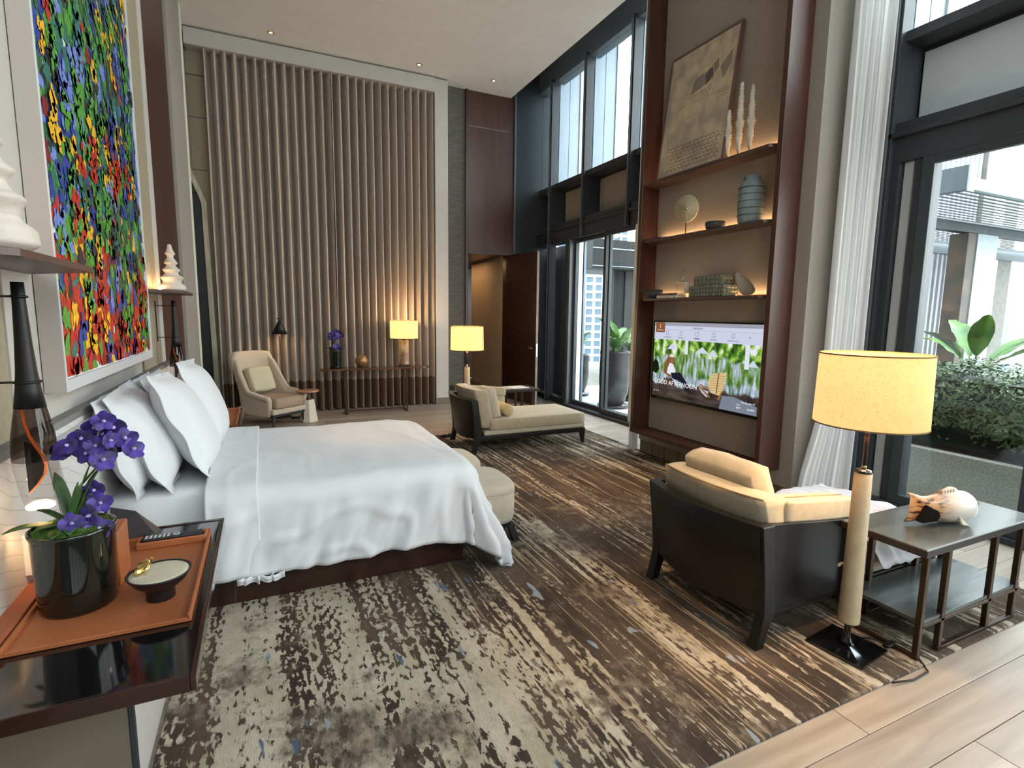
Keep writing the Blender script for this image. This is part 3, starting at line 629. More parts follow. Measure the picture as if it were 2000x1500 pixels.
wo('raised_panel', G().prism([(2.62, .60), (2.46, 1.05), (4.95, 1.05), (4.75, .60)], -.755, -.715, 'x'), m_lea, hb, bevel=.005)
# painting
pt = thing('abstract_painting', 'tall white-framed abstract canvas of red, yellow, green and blue strokes above the bed', 'painting', (WX, 3.6, 1.2))
PY0, PY1, PZ0, PZ1 = 2.67, 4.52, 1.215, 4.1
fr = G(); x0, x1 = WX+.004, -.722
for q in ((PY0, PY0+.012, PZ0, PZ1), (PY1-.025, PY1, PZ0, PZ1)): fr.rbox(x0, x1, *q, .002)
fr.rbox(x0, x1, PY0+.012, PY1-.025, PZ0, PZ0+.05, .003); fr.rbox(x0, x1, PY0+.012, PY1-.025, PZ1-.05, PZ1, .003)
wo('frame_side', G().box(x0, x1-.004, PY0-.0015, PY0, PZ0+.002, PZ1-.002), mat('greige_frame_side', '#a29a94', .7, var=0), pt)
wo('frame', fr, mat('white_frame', '#b9babd', .5, var=0), pt); wo('canvas', G().box(x0, -.735, PY0+.012, PY1-.025, PZ0+.05, PZ1-.05), mat('white_canvas', '#d4d3d3', .8), pt)
pc = dict(red='#b22a1e', dred='#7a2020', yel='#e2ab22', grn='#4f8f35', dgrn='#2f5a3c', teal='#2f6a5e', blu='#2c3c8c', lblu='#6c7fc4', dk='#27262c', org='#cf8a42')
pk = list(pc); pm = [mat('paint_'+k, pc[k], .45, var=.18, scale=40, bump=.6, bscale=90, spec=.35) for k in pk]
rp_ = random.Random(11); gp = G(); mi = []
def stroke(y, z, L, w, a, k, d):
    n = 14; v = []
    for i in range(n):
        t = 2*PI*i/n; e = rp_.uniform(.55, 1.3); p, q = math.cos(t)*w*e, math.sin(t)*L*e
        v.append((-.735+d, y+p*math.cos(a)-q*math.sin(a), z+p*math.sin(a)+q*math.cos(a)))
    v = [(x, min(PY1-.032, max(PY0+.022, yy)), min(PZ1-.06, max(PZ0+.058, zz))) for x, yy, zz in v]
    gp.add(v, [tuple(range(n))]); mi.append(pk.index(k))
NS = 3000
for i in range(NS):
    y = rp_.uniform(PY0+.03, PY1-.035); z = rp_.uniform(PZ0+.06, PZ1-.06); h = (z-PZ0)/1.3; yy = (y-PY0)/(PY1-PY0)
    pr = sm(.66, .30, h+.42*max(0, yy-.22)+.22*nz3(y*3, z*3)); d = .0008+.006*i/NS
    n1 = nz3(y*2.2+4, z*1.3, 5)
    if rp_.random() < pr*.85: k = rp_.choice(('red', 'red', 'red', 'red', 'red', 'red', 'red', 'dred', 'yel', 'dk', 'grn', 'blu'))
    elif n1 > .15: k = rp_.choice(('blu', 'blu', 'lblu', 'teal', 'dk', 'teal', 'dgrn'))
    elif n1 < -.2: k = rp_.choice(('yel', 'grn', 'dgrn', 'dgrn', 'grn', 'red', 'teal'))
    else: k = rp_.choice(('dgrn', 'dgrn', 'grn', 'teal', 'teal', 'dk', 'lblu', 'blu', 'dgrn', 'grn', 'dred'))
    a = rp_.gauss(-.12, .22); q = 1.6 if i < 1200 else 1.0
    stroke(y, z, q*rp_.uniform(.028, .068), q*rp_.uniform(.024, .055), a, k, d)
for c in range(230):    # splashes built of several blobs running down
    y = rp_.uniform(PY0+.1, PY1-.08); z = rp_.uniform(PZ0+.1, PZ1-.1); h = (z-PZ0)/1.3
    k = rp_.choice(('yel', 'yel', 'blu', 'grn', 'red', 'lblu', 'teal', 'dk', 'dgrn', 'grn')) if h > .45 else rp_.choice(('yel', 'red', 'red', 'red', 'red', 'blu', 'grn'))
    for q in range(rp_.randint(4, 10)):
        stroke(y+rp_.gauss(0, .040), z-q*.020+rp_.gauss(0, .02), rp_.uniform(.016, .045), rp_.uniform(.018, .042), rp_.gauss(0, .3), k, .007+.00003*c)
me = mesh('paint_strokes', gp, pm, recalc=False); me.polygons.foreach_set('material_index', mi); wo('paint_strokes', me, None, pt, kind='stuff')
# shelves + cone sculptures + sconces
m_shelf = wood_mat('shelf_veneer', '#4b3430', '#3a2724', .4, 'y', .8, .03)
m_cone = mat('white_rough_ceramic', '#bdb3a9', .7, var=.06, scale=12, bump=.3, bscale=50)
def wall_set(yc, near):
    s = 'near the orchid' if near else 'beyond the bed'
    t = thing('wall_shelf', 'small mahogany shelf with angled ends on the headboard wall, %s' % s, 'shelf', (WX, yc, 1.68), group='bedside shelves')
    obj('board', G().prism([(0, -.56), (.25, -.32), (.25, .32), (0, .56)], 0, .022), m_shelf, t, bevel=.002)
    obj('light_strip', G().box(.004, .012, -.4, .4, .022, .028), emis('warm_strip', '#ffb070', 3), t)
    area_light('shelf_strip_light', (WX+.05, yc, 1.715), (PI, 0, 0), .03, .7, (.5 if near else 1.3)*LED, WARM)
    t = thing('stacked_cone_sculpture', 'white ceramic sculpture of stacked cones on the shelf %s' % s, 'sculpture', (WX+.135, yc-(.17 if near else .0), 1.702), group='stacked cone sculptures')
    prof = []
    for z, r in ((0, .080), (.02, .105), (.045, .102), (.075, .070), (.085, .072), (.115, .088), (.135, .060), (.150, .052), (.175, .072), (.195, .05), (.21, .036), (.232, .054), (.25, .042), (.275, .026), (.29, .028), (.305, .040), (.325, .028), (.36, .017), (.375, .016), (.385, .001)): prof.append((r*(.92 if not near else 1.0), z*(1.0 if not near else 1.25)))
    # smooth the profile
    pr2 = []
    for a, b in zip(prof[:-1], prof[1:]):
        for q in range(4): tt = q/4; tt = tt*tt*(3-2*tt); pr2.append((a[0]+(b[0]-a[0])*tt, a[1]+(b[1]-a[1])*q/4))
    pr2.append(prof[-1])
    obj('body', G().lathe(pr2, n=36, wob=lambda a, z: 1+.05*math.sin(a+z*9)+.03*math.sin(2*a+z*21)), m_cone, t, smooth=True)
    yl = yc if near else yc
    t = thing('bedside_sconce', 'smoked glass sconce with black cone and glowing base, %s' % s, 'lamp', (-.665, yl, 0), group='bedside glass sconces')
    obj('stem', G().lathe([(.001, 1.628), (.016, 1.628), (.017, 1.56), (.021, 1.45), (.026, 1.36), (.032, 1.30), (.040, 1.245), (.036, 1.245), (.001, 1.25)], n=32), m_blackm, t, smooth=True)
    for zz, rr in ((1.585, .019), (1.325, .031)):
        g = G(); g.tube([(WX+.665+.01, 0, zz), (0, 0, zz)], .0035); g.lathe([(rr-.002, zz-.004), (rr+.004, zz-.003), (rr+.004, zz+.003), (rr-.002, zz+.004)], n=28, cap=False); obj('bracket_arm', g, m_blackm, t, smooth=True)
    obj('wall_bracket', G().rbox(WX+.665+.004, WX+.665+.012, -.006, .006, 1.29, 1.625, .002), m_blackm, t)
    gm = glass_mat('smoked_glass', (.34, .28, .25, 1)); gc = glass_mat('clear_sconce_glass', (.90, .87, .84, 1))
    obj('glass_shade', G().lathe([(.038, 1.248), (.045, 1.21), (.053, 1.16), (.057, 1.11), (.057, 1.08)], n=36, cap=False), gm, t, smooth=True)
    obj('glass_shade', G().lathe([(.057, 1.08), (.056, 1.06), (.050, 1.01), (.043, .965), (.036, .93)], n=36, cap=False), gc, t, smooth=True, label='clear lower part of the glass')
    cv = [(-.022, 1.247), (-.019, 1.20), (-.010, 1.155), (.004, 1.12), (.018, 1.09), (.024, 1.06), (.019, 1.03), (.0, 1.0), (-.022, .975)]
    wv = G(); wv.grid(lambda u, v: (cv[min(8, int(v*8+.001))][0], (u-.5)*.016, cv[min(8, int(v*8+.001))][1]), 1, 8)
    obj('copper_ribbon', wv, mat('copper_ribbon', '#d0662c', .3, .6, var=.1, emit=.35), t, solid=.0035, smooth=True, recalc=False)
    obj('inner_fin', G().prism([(-.024, 1.14)]+[(x-.003, z) for x, z in cv[3:]]+[(-.025, .975)], -.003, .003, 'y'), mat('dark_amber_glass', '#241914', .15), t)
    obj('glow_ring', G().lathe([(.001, .931), (.016, .933), (.03, .931), (.036, .925), (.036, .932), (.022, .942), (.001, .938)], n=32), emis('lamp_glow', '#ffc88a', 4), t)
    l = bpy.data.lights.new('sconce_bulb', 'SPOT'); l.energy = 2.2*SCO; l.color = WARM; l.spot_size = 2.2; l.spot_blend = .8; l.shadow_soft_size = .03
    o = bpy.data.objects.new('sconce_bulb', l); C.objects.link(o); o.parent = t; o.location = (0, 0, .92)
wall_set(2.10, True); wall_set(5.22, False)
o = obj('wall_outlet', G().rbox(-.757, -.735, 2.20, 2.33, .66, .80, .004), mat('white_plastic', '#dcd8d4', .4, var=0)); tag(o, 'white wall socket plate on the headboard behind the orchid pot', 'socket')
for a in (.755, .70):
    for b in (-.012, .012): obj('socket_slot', G().box(-.735, -.7335, 2.265+b-.002, 2.265+b+.002, a-.008, a+.008), m_black, o)
# ================================================================== NIGHTSTANDS
m_org = mat('orange_leather', '#94542f', .5, var=.08, scale=8, bump=.12, bscale=300)
m_orgd = mat('orange_leather_dark', '#8a4a2e', .5, var=.08, scale=8)
def nightstand(name, lab, y0, y1, flip):
    t = thing(name, lab, 'nightstand', (WX, (y0+y1)/2, 0), group='floating nightstands')
    wo('worktop', G().rbox(-.75, -.215, y0+.014, y1-.014, .567, .597, .002), m_black, t)
    g = G(); g.rbox(-.215, -.200, y0, y1, .555, .602, .003); g.rbox(-.75, -.215, y0, y0+.014, .555, .602, .003); g.rbox(-.75, -.215, y1-.014, y1, .555, .602, .003)
    wo('edge_trim', g, mat('dark_rosewood_edge', '#2b1814', .18, var=.2, scale=5, coat=.5), t)
    a, b = (y0+.34, y1-.14) if flip else (y0+.34, y1-.14)
    c0, c1 = (1.86, 2.66) if flip else (4.68, 5.4)
    o = wo('cabinet', G().rbox(-.78, -.42, c0, c1, 0, .555, .003), m_white, t)
    wo('end_panel', G().rbox(-.78, -.432, c0-.008, c0, 0, .555, .002), m_bronze, t); wo('corner_trim', G().rbox(-.431, -.415, c0-.01, c0+.006, 0, .555, .002), m_metal_dk, t)
    wo('back_ledge', G().rbox(-.755, -.70, y0, y1, .597, .63, .003), m_orgd, t)
    return t
nightstand('nightstand', 'black lacquered floating nightstand in the foreground holding the orchid', 1.51, 2.69, True)
nightstand('nightstand', 'black lacquered nightstand beyond the bed beside the wing armchair', 4.68, 5.78, False)
def tray(lab, x0, x1, y0, y1, z):
    t = thing('leather_tray', lab, 'tray', ((x0+x1)/2, (y0+y1)/2, z), group='orange leather trays')
    wo('base', G().rbox(x0, x1, y0, y1, z, z+.008, .003), m_org, t); g = G()
    g.rbox(x1-.010, x1, y0, y1, z+.006, z+.026, .003); g.rbox(x0, x0+.010, y0, y1, z+.006, z+.026, .003); g.rbox(x0+.01, x1-.01, y1-.010, y1, z+.006, z+.026, .003)
    wo('rim', g, m_org, t)
    if x0 < -.6 and y0 < 3: wo('front_edge', G().rbox(x0+.01, x1-.01, y0, y0+.01, z+.004, z+.014, .002), m_org, t)
    return t
ZT = .598
tray('orange leather tray lining the foreground nightstand under the pot and bowl', -.695, -.240, 1.80, 2.52, ZT)
tray('orange leather tray on the nightstand beyond the bed', -.66, -.235, 4.92, 5.70, ZT)
o = obj('white_notepad', G().rbox(-.50, -.335, 4.98, 5.02, ZT+.009, ZT+.02, .002), m_white); tag(o, 'thin white notepad on the far nightstand tray', 'notepad')
ZT2 = ZT+.008
# remote + holder
t = thing('remote_holder', 'orange leather remote control holder on the foreground tray', 'holder', (-.37, 2.455, ZT2))
g = G(); g.rbox(-.122, .122, -.038, -.026, 0, .03, .005); g.rbox(-.122, .122, .026, .038, 0, .03, .005); g.rbox(-.122, -.11, -.026, .026, 0, .03, .004); g.rbox(.11, .122, -.026, .026, 0, .03, .004); g.box(-.11, .11, -.026, .026, 0, .012)
obj('holder_box', g, m_org, t)
t = thing('remote_control', 'black television remote with grey buttons lying in the leather holder', 'remote', (-.37, 2.455, ZT2+.0125))
obj('body', G().rbox(-.105, .105, -.022, .022, 0, .024, .005), mat('black_plastic', '#141416', .4), t)
for k in range(6):
    for j in (-1, 0, 1): obj('button', G().rbox(-.095+k*.015, -.086+k*.015, j*.011-.004, j*.011+.004, .023, .0265, .001), mat('grey_button', '#a9a9ab', .5, var=0), t)
obj('ring_button', G().lathe([(.006, .0242), (.013, .0242), (.013, .0268), (.006, .0268)], cx=.012, n=24, cap=False), mat('grey_button', '#a9a9ab', .5, var=0), t)
# bowl with gold figure
t = thing('black_bowl', 'black footed bowl with cream filling on the foreground tray', 'bowl', (-.345, 1.985, ZT2))
obj('bowl', G().lathe([(.001, 0), (.040, 0), (.042, .004), (.040, .030), (.05, .040), (.075, .062), (.090, .085), (.0925, .0905), (.088, .0905), (.084, .086), (.001, .082)], n=48), mat('black_stoneware', '#17151a', .35), t, smooth=True)
obj('cream_filling', G().lathe([(.001, .0895), (.070, .0895), (.083, .0885), (.085, .084)], n=48), mat('cream_felt', '#b9b19b', .9, bump=.3, bscale=300), t, smooth=True)
def gold_pt(u, v, s=1):
    a = u*2*PI; r = .016*math.sin(PI*v)*(1+.35*nz3(math.cos(a)*2, math.sin(a)*2, v*4)+.2*math.sin(3*a+v*6)); return (r*math.cos(a)+.03*v-.008, r*math.sin(a)+.01*v, .018+.022*(v-.5)+r*.7*math.sin(a*1.0)+.012*v)
t = thing('gold_figurine', 'small crumpled gold animal figurine perched on the rim of the black bowl', 'figurine', (-.395, 1.985, ZT2+.0895))
g = G().grid(gold_pt, 14, 10); g.lathe([(.001, 0), (.010, .004), (.013, .013), (.009, .022), (.001, .026)], cx=-.006, cy=-.008, n=8); obj('body', g, m_gold, t, smooth=False)
g = G()
for (a, b) in (((-.012, 0, .008), (-.012, -.008, 0)), ((.0, .006, .01), (.004, .012, 0)), ((.015, -.004, .012), (.018, -.01, 0)), ((.02, .005, .02), (.034, .004, .045)), ((.034, .004, .045), (.030, .002, .052))): g.tube([a, b], .0028, 6)
obj('legs_and_tail', g, m_gold, t)
# orange box, dark folded cover
t = thing('leather_tissue_box', 'upright orange leather box beside the orchid pot', 'box', (-.555, 2.20, ZT2)); obj('box_body', G().rbox(-.07, .075, -.075, .075, 0, .19, .004), m_org, t); obj('slot', G().rbox(-.04, .04, -.012, .012, .1885, .191, .001), m_black, t)
t = thing('tablet_stand', 'dark folded tablet stand at the back of the foreground nightstand', 'tablet stand', (-.53, 2.585, ZT)); t.scale = (.75, .75, .75)
obj('cover', G().add([(-.11, -.05, 0), (.13, -.07, .01), (.13, .05, .01), (-.11, .07, 0), (-.09, -.01, .20), (.02, .0, .16)], [(0, 1, 5, 4), (1, 2, 5), (2, 3, 4, 5), (3, 0, 4), (0, 3, 2, 1)]), mat('charcoal_leather', '#2a2a2f', .4), t)
obj('tail_flap', G().prism([(.06, -.075), (.12, -.07), (.16, -.11), (.10, -.13)], .0, .045), mat('charcoal_leather', '#2a2a2f', .4), t)
# ================================================================== ORCHIDS
m_pet = mat('violet_petal', '#3d2089', .5, var=0, col2='#1c0c44', scale=30, sheen=.3); m_petc = mat('pale_orchid_heart', '#b9a0d8', .5)
m_lf = mat('orchid_leaf', '#3f5c2a', .45, var=0, col2='#24401c', scale=12)
m_ms = mat('bright_moss', '#5d7a2a', .9, var=0, col2='#2f4a18', scale=40)
def petal(a, L, w, g, cup=.25):
    m = Matrix.Rotation(a, 4, 'Z'); v = []; n = 5
    for i in range(n+1):
        t_ = i/n; ww = w*(math.sin(PI*(.12+.80*t_)))**.8
        for s_ in (-1, -.4, .4, 1): v.append(m @ Vector((t_*L, s_*ww, cup*L*t_*t_-abs(s_)*.12*w+.02*L*math.sin(s_*3+t_*4))))
    g.add(v, [(i*4+j, i*4+j+1, (i+1)*4+j+1, (i+1)*4+j) for i in range(n) for j in range(3)]); return g
def flower_mesh():
    g = G()
    for k, (a, L, w) in enumerate(((PI/2, .036, .016), (PI/2+1.35, .036, .021), (PI/2-1.35, .036, .021), (PI/2+2.55, .034, .016), (PI/2-2.55, .034, .016))): petal(a, L, w, g)
    return g
FM = mesh('flower', flower_mesh(), m_pet, smooth=True, recalc=False); HM = mesh('flower_heart', G().lathe([(.001, 0), (.005, .003), (.006, .008), (.003, .014), (.001, .016)], n=8), m_petc, smooth=True)
def orchid(name, lab, loc, pr, ph, blooms, stems, scale, seed, ell=1.0, fluted=False, leaves=None, nm=900):
    t = thing(name, lab, 'potted orchid', loc); r_ = random.Random(seed)
    m_pt = mat('black_glass_pot', '#0b0d0a', .08, var=0, col2='#141811', scale=6, coat=.4)
    wob = (lambda a, z: 1+.03*math.cos(14*a)) if fluted else None
    obj('pot', G().lathe([(.001, 0), (pr*.88, 0), (pr*.93, .012), (pr*.96, ph*.3), (pr*1.0, ph*.93), (pr*1.04, ph*.965), (pr*1.04, ph), (pr*.97, ph), (pr*.95, ph*.9), (.001, ph*.88)], n=64 if not fluted else 56, sx=1, sy=ell, wob=wob), m_pt, t, smooth=True)
    ms = G()
    for i in range(nm):
        a = r_.uniform(0, 2*PI); q = math.sqrt(r_.random())*pr*.95; x, y = q*math.cos(a), q*math.sin(a)*ell; z = ph*.93+.03*(1-(q/pr)**2)+.008*nz3(x*40, y*40)
        d = Vector((r_.gauss(0, .5), r_.gauss(0, .5), 1)).normalized()*r_.uniform(.008, .016); s_ = .003
        ms.add([(x-s_, y-s_, z-.004), (x+s_, y-s_, z-.004), (x, y+s_, z-.004), (x+d.x, y+d.y, z+d.z)], [(0, 1, 3), (1, 2, 3), (2, 0, 3)])
    ms.lathe([(pr*.97, ph*.92), (pr*.7, ph*.95), (pr*.3, ph*.97), (.001, ph*.98)], n=24, sy=ell, cap=False)
    obj('moss', ms, m_ms, t, kind='stuff', recalc=False)
    for k, (rz, ti, L, dr) in enumerate(leaves):
        g = G(); m = Matrix.Rotation(rz, 4, 'Z'); v = []; n = 9; p = Vector((0, 0, ph*.93))
        for i in range(n+1):
            t_ = i/n; ang = ti+dr*t_; w = .017*scale*(.7+.3*math.sin(PI*t_))*(1 if t_ < .85 else (1-(t_-.85)/.18))
            if i: p = p+Vector((math.sin(ang), 0, math.cos(ang)))*L/n
            up = Vector((-math.cos(ang), 0, math.sin(ang)))
            for s_ in (-1, 0, 1): v.append(m @ (p+Vector((0, s_*w, 0))+up*(abs(s_)*w*.5)))
        g.add(v, [(i*3+j, i*3+j+1, (i+1)*3+j+1, (i+1)*3+j) for i in range(n) for j in range(2)])
        obj('leaf', g, m_lf, t, smooth=True, recalc=False, solid=.002)
    for s_ in stems: obj('stem', G().tube(s_, .0035*scale, 6), m_lf, t, smooth=True)
    for (x, y, z, rx, rz, sc) in blooms:
        e_ = Euler((rx, 0, rz)).to_quaternion()
        o = obj('flower', FM, None, t, loc=(x, y, z)); o.rotation_mode = 'QUATERNION'; o.rotation_quaternion = e_; o.scale = (sc,)*3
        h_ = obj('flower_heart', HM, None, o)
    return t
RX = math.radians
bl = []
for (px, py, pz) in ((.105, -.01, .595), (.075, .01, .575), (.125, .02, .570), (.015, -.02, .525), (.045, .0, .545), (-.01, .02, .50), (.085, -.03, .520), (.120, -.03, .535), (.155, .0, .530), (.060, -.02, .500), (.115, .0, .490), (.175, -.01, .495), (.150, .02, .51), (.03, .03, .51), (.09, .03, .55), (.10, -.04, .475),
                     (.035, -.05, .262), (.075, -.04, .255), (.010, -.05, .285), (.075, .0, .325), (.06, .02, .365), (.055, -.02, .295)):
    bl.append((px, py, pz, RX(RL.uniform(50, 115)), RX(RL.uniform(-50, 65)), RL.uniform(.85, 1.12)))
orchid('potted_orchid', 'violet orchid with moss in a black oval glass pot on the foreground nightstand', (-.575, 2.045, ZT2), .108, .262,
       bl, [[(0.01, 0, .25), (.015, 0, .35), (.045, 0, .42), (.075, 0, .50), (.095, 0, .59)], [(.03, 0, .39), (.08, 0, .45), (.14, 0, .51)], [(.06, 0, .45), (.045, 0, .49), (.01, -.01, .52)], [(0, 0, .26), (.04, 0, .31), (.055, 0, .36)]],
       1.0, 4, 1.0, leaves=[(PI+.2, .9, .17, .9), (PI-.3, 1.2, .16, .5), (PI-.1, .5, .12, .6), (2.2, .3, .20, .3), (.4, .25, .21, .3), (-.6, .2, .17, .2), (-1.9, 1.0, .12, .9), (-1.4, .9, .10, .8), (1.2, .5, .16, .5), (PI+.9, .8, .12, .7), (-2.3, 1.5, .11, .2), (.1, .1, .16, .1)], nm=2600)
# ================================================================== BED
bed = thing('bed', 'wide bed made up with white linen on a low dark mahogany platform', 'bed', (.15, 3.71, 0))
BY0, BY1 = 3.0, 4.42
m_lin = mat('white_bed_linen', '#c6c7cb', .75, var=.01, bump=.06, bscale=500, sheen=.15)
m_lin2 = mat('white_mattress_sheet', '#d6d7da', .8, var=.01, bump=.05, bscale=400)
wo('platform', G().rbox(-.75, 1.08, BY0, BY1, RZ, .20, .004), m_maho_dk, bed)
wo('platform_seam', G().box(-.195, -.193, BY0-.001, BY0+.01, .02, .2), m_metal, bed)
mt_ = cushion(1.80, BY1-BY0-.02, .24, .10, 10, .003, 3, .1); wo('box_spring', G().rbox(-.74, 1.05, BY0+.02, BY1-.02, .20, .42, .02), m_lin2, bed)
mt_.xf(Matrix.Translation((.155, (BY0+BY1)/2, .515))); wo('mattress', mt_, m_lin2, bed, smooth=True)
def drape(a0, a1, bn, bf, top, lift, rnd, hemz, seed, na=110, nb=120, xe=1.06):
    r = rnd
    def fn(u, v):
        a = a0+(a1-a0)*u; b = (BY0+.02-bn)+((BY1-.02+bf)-(BY0+.02-bn))*v
        ye0, ye1 = BY0+.03, BY1-.03
        x = min(a, xe); y = min(max(b, ye0), ye1); ox = max(0, a-xe); oy = max(0, ye0-b) or max(0, b-ye1); sy = -1 if b < ye0 else 1
        d = math.hypot(ox, oy)
        z = top+.012*nz3(a*2.1, b*1.9, seed)+.004*nz3(a*7, b*5, seed)+.0035*sm(.38, .5, .5-abs(nz3(a*2.5+b, b*2.1-a*.6, seed+4)))+lift
        z -= .012*sm(.9, 1.06, x)+.010*sm(ye0+.12, ye0, y)+.010*sm(ye1-.12, ye1, y)
        if d > 0:
            ux, uy = ox/d, oy/d*sy; q = r*PI/2
            if d < q: out = r*math.sin(d/r); drop = r*(1-math.cos(d/r))
            else: out = r+(d-q)*.05; drop = r+(d-q)*.995
            both = min(1, 2.2*min(ox, oy)/max(.05, max(ox, oy)))
            out += .18*both*sm(.12, .7, d)
            s = (a if oy > ox else b)
            wr = sm(.05, .28, d)*(.020*nz3(s*5+d*1.5, d*1.6, seed+3)+.012*nz3(s*13+d*3, d*2, seed)+.010*math.sin(s*24+6*nz3(s*2, d*3, 1)))
            cr = .5-abs(nz3(s*3.2+d*2.6+2, d*3.2-s*1.4, seed+9)); wr += .012*sm(.30, .5, cr)*sm(.05, .25, d)+.008*nz3(s*22+d*8, d*6, 2)*sm(.15, .4, d); wr += sm(.1, .5, both)*.035*math.sin(math.atan2(ox, oy)*16)*sm(.1, .5, d)
            out += max(-.02, wr)+.012
            x += ux*out; y += uy*out; z -= drop
            if z < RZ+.012+.0*hemz: 
                ex = RZ+.012-z; z = RZ+.012+.01*abs(nz3(a*9, b*9)); x += ux*ex*.6; y += uy*ex*.35
        if y < BY0+.03: y -= lift*.8
        return (x, y, z)
    return G().grid(fn, na, nb)
wo('duvet', drape(-.16, 1.06+.52, .50, .46, .655, 0, .10, 0, 1), m_lin, bed, smooth=True, recalc=False, solid=.022)
wo('duvet_cuff', drape(-.30, -.06, .515, .40, .660, .020, .10, 0, 7, 26, 120), m_lin, bed, smooth=True, recalc=False, solid=.02)
fh = G()
fh.grid(lambda u, v: (-.175+.21*u+.012*math.sin(u*20), BY0-.125-.010*math.sin(u*31)-.006*math.sin(v*6), .20-.035*v+.006*math.sin(u*26)), 40, 4)
wo('cuff_ruffle', fh, m_lin, bed, smooth=True, recalc=False, solid=.008)
# pillows: each a thing on the bed
def pillow_g(wy, hz, T, seed, fl=.88):
    g = G(); n = 26
    def side(sg):
        def fn(u, v):
            a, b = u*2-1, v*2-1; ia, ib = min(1, abs(a)/fl), min(1, abs(b)/fl)
            h = T*max(0, (1-ia**2.8))**.5*max(0, (1-ib**2.8))**.5
            h *= 1+.06*nz3(a*2.3, b*2.3, seed)+.04*nz3(a*6, b*4, seed)
            pinch = 1-.07*(abs(a)**2)*(1-abs(b))-0; pz = 1-.06*(abs(b)**2)*(1-abs(a)**2)
            fx = .010*math.sin(b*7+seed)*sm(fl, 1, abs(a))+.010*math.sin(a*8+seed)*sm(fl, 1, abs(b))
            return (sg*h+fx+sg*.003+.0*a, a*wy/2*pz, b*hz/2*pinch)
        return fn
    g.grid(side(1), n, n); g.grid(side(-1), n, n)
    # close the rim
    N = n+1; o = N*N
    rim = [i for i in range(N)]+[N*k+n for k in range(1, N)]+[N*n+k for k in range(n-1, -1, -1)]+[N*k for k in range(n-1, 0, -1)]
    g.f += [(rim[i], rim[(i+1) % len(rim)], o+rim[(i+1) % len(rim)], o+rim[i]) for i in range(len(rim))]
    return g
PILL = [  # x, y, lean, roll, w, h, T, label
 (-.575, 3.26, 17, 0, .66, .50, .085, 'white pillow against the headboard, nearest the foreground nightstand'),
 (-.455, 3.32, 26, 2, .66, .55, .095, 'white flanged pillow, second from the headboard on the near side'),
 (-.29, 3.44, 24, -4, .66, .60, .095, 'white flanged pillow, front one on the near side of the bed'),
 (-.575, 4.05, 17, 0, .66, .50, .085, 'white pillow against the headboard on the far side of the bed'),
 (-.445, 4.05, 24, 0, .66, .54, .090, 'white flanged pillow, middle one on the far side of the bed'),
 (-.28, 4.12, 20, -3, .66, .60, .095, 'white flanged pillow, front one on the far side of the bed')]
for i, (x, y, ln, rl, w, h, T, lab) in enumerate(PILL):
    t = thing('pillow', lab, 'pillow', (x, y, .652), group='white bed pillows', tilt=(RX(rl), RX(-ln), 0))
    obj('pillow_case', pillow_g(w, h, T, i+1).xf(Matrix.Translation((0, 0, h/2))), m_lin, t, smooth=True)
# ================================================================== OTTOMANS
m_cream_f = mat('cream_upholstery', '#a89c8a', .9, var=.05, scale=20, bump=.25, bscale=350, sheen=.2)
m_black_w = mat('black_stained_wood', '#0f0c0b', .35, var=.2, scale=6)
def ottoman(lab, x, y, s=1):
    t = thing('ottoman', lab, 'ottoman', (x, y, RZ), group='ottomans at the bed foot')
    def sup(pr):
        g = G(); n = 48; v = []
        for r, z in pr:
            for i in range(n):
                a = 2*PI*i/n; c, q = math.cos(a), math.sin(a); e = .55; v.append((.262*r*math.copysign(abs(c)**e, c), .272*r*math.copysign(abs(q)**e, q), z))
        f_ = [(k*n+i, k*n+(i+1) % n, (k+1)*n+(i+1) % n, (k+1)*n+i) for k in range(len(pr)-1) for i in range(n)]
        f_.append(tuple(range(n))[::-1]); f_.append(tuple(range((len(pr)-1)*n, len(pr)*n))); return g.add(v, f_)
    obj('body', sup([(.80, .125), (.95, .13), (.985, .16), (1.0, .25), (.99, .325), (.985, .33)]), m_cream_f, t, smooth=True)
    obj('seat_pad', sup([(.985, .333), (1.0, .345), (.99, .375), (.93, .397), (.75, .412), (.4, .42), (.02, .422)]), m_cream_f, t, smooth=True)
    obj('piping', sup([(.985, .326), (1.0, .329), (1.0, .334), (.985, .337)]), m_cream_f, t, smooth=True)
    obj('base_ring', sup([(.90, .095), (.94, .097), (.94, .125), (.90, .128)]), m_black_w, t)
    for a in (-1, 1):
        for b in (-1, 1): obj('leg', G().prism([(-.022, -.022), (.022, -.022), (.022, .022), (-.022, .022)], 0, .1).xf(Matrix(((1, 0, -a*.3, a*.20), (0, 1, -b*.3, b*.21), (0, 0, 1, 0), (0, 0, 0, 1))) @ Matrix.Translation((a*.03, b*.03, 0))), m_black_w, t)
    return t
ottoman('round-cornered cream ottoman nearest the camera at the foot of the bed', 1.285, 3.38)
ottoman('round-cornered cream ottoman further back at the foot of the bed', 1.27, 3.98)
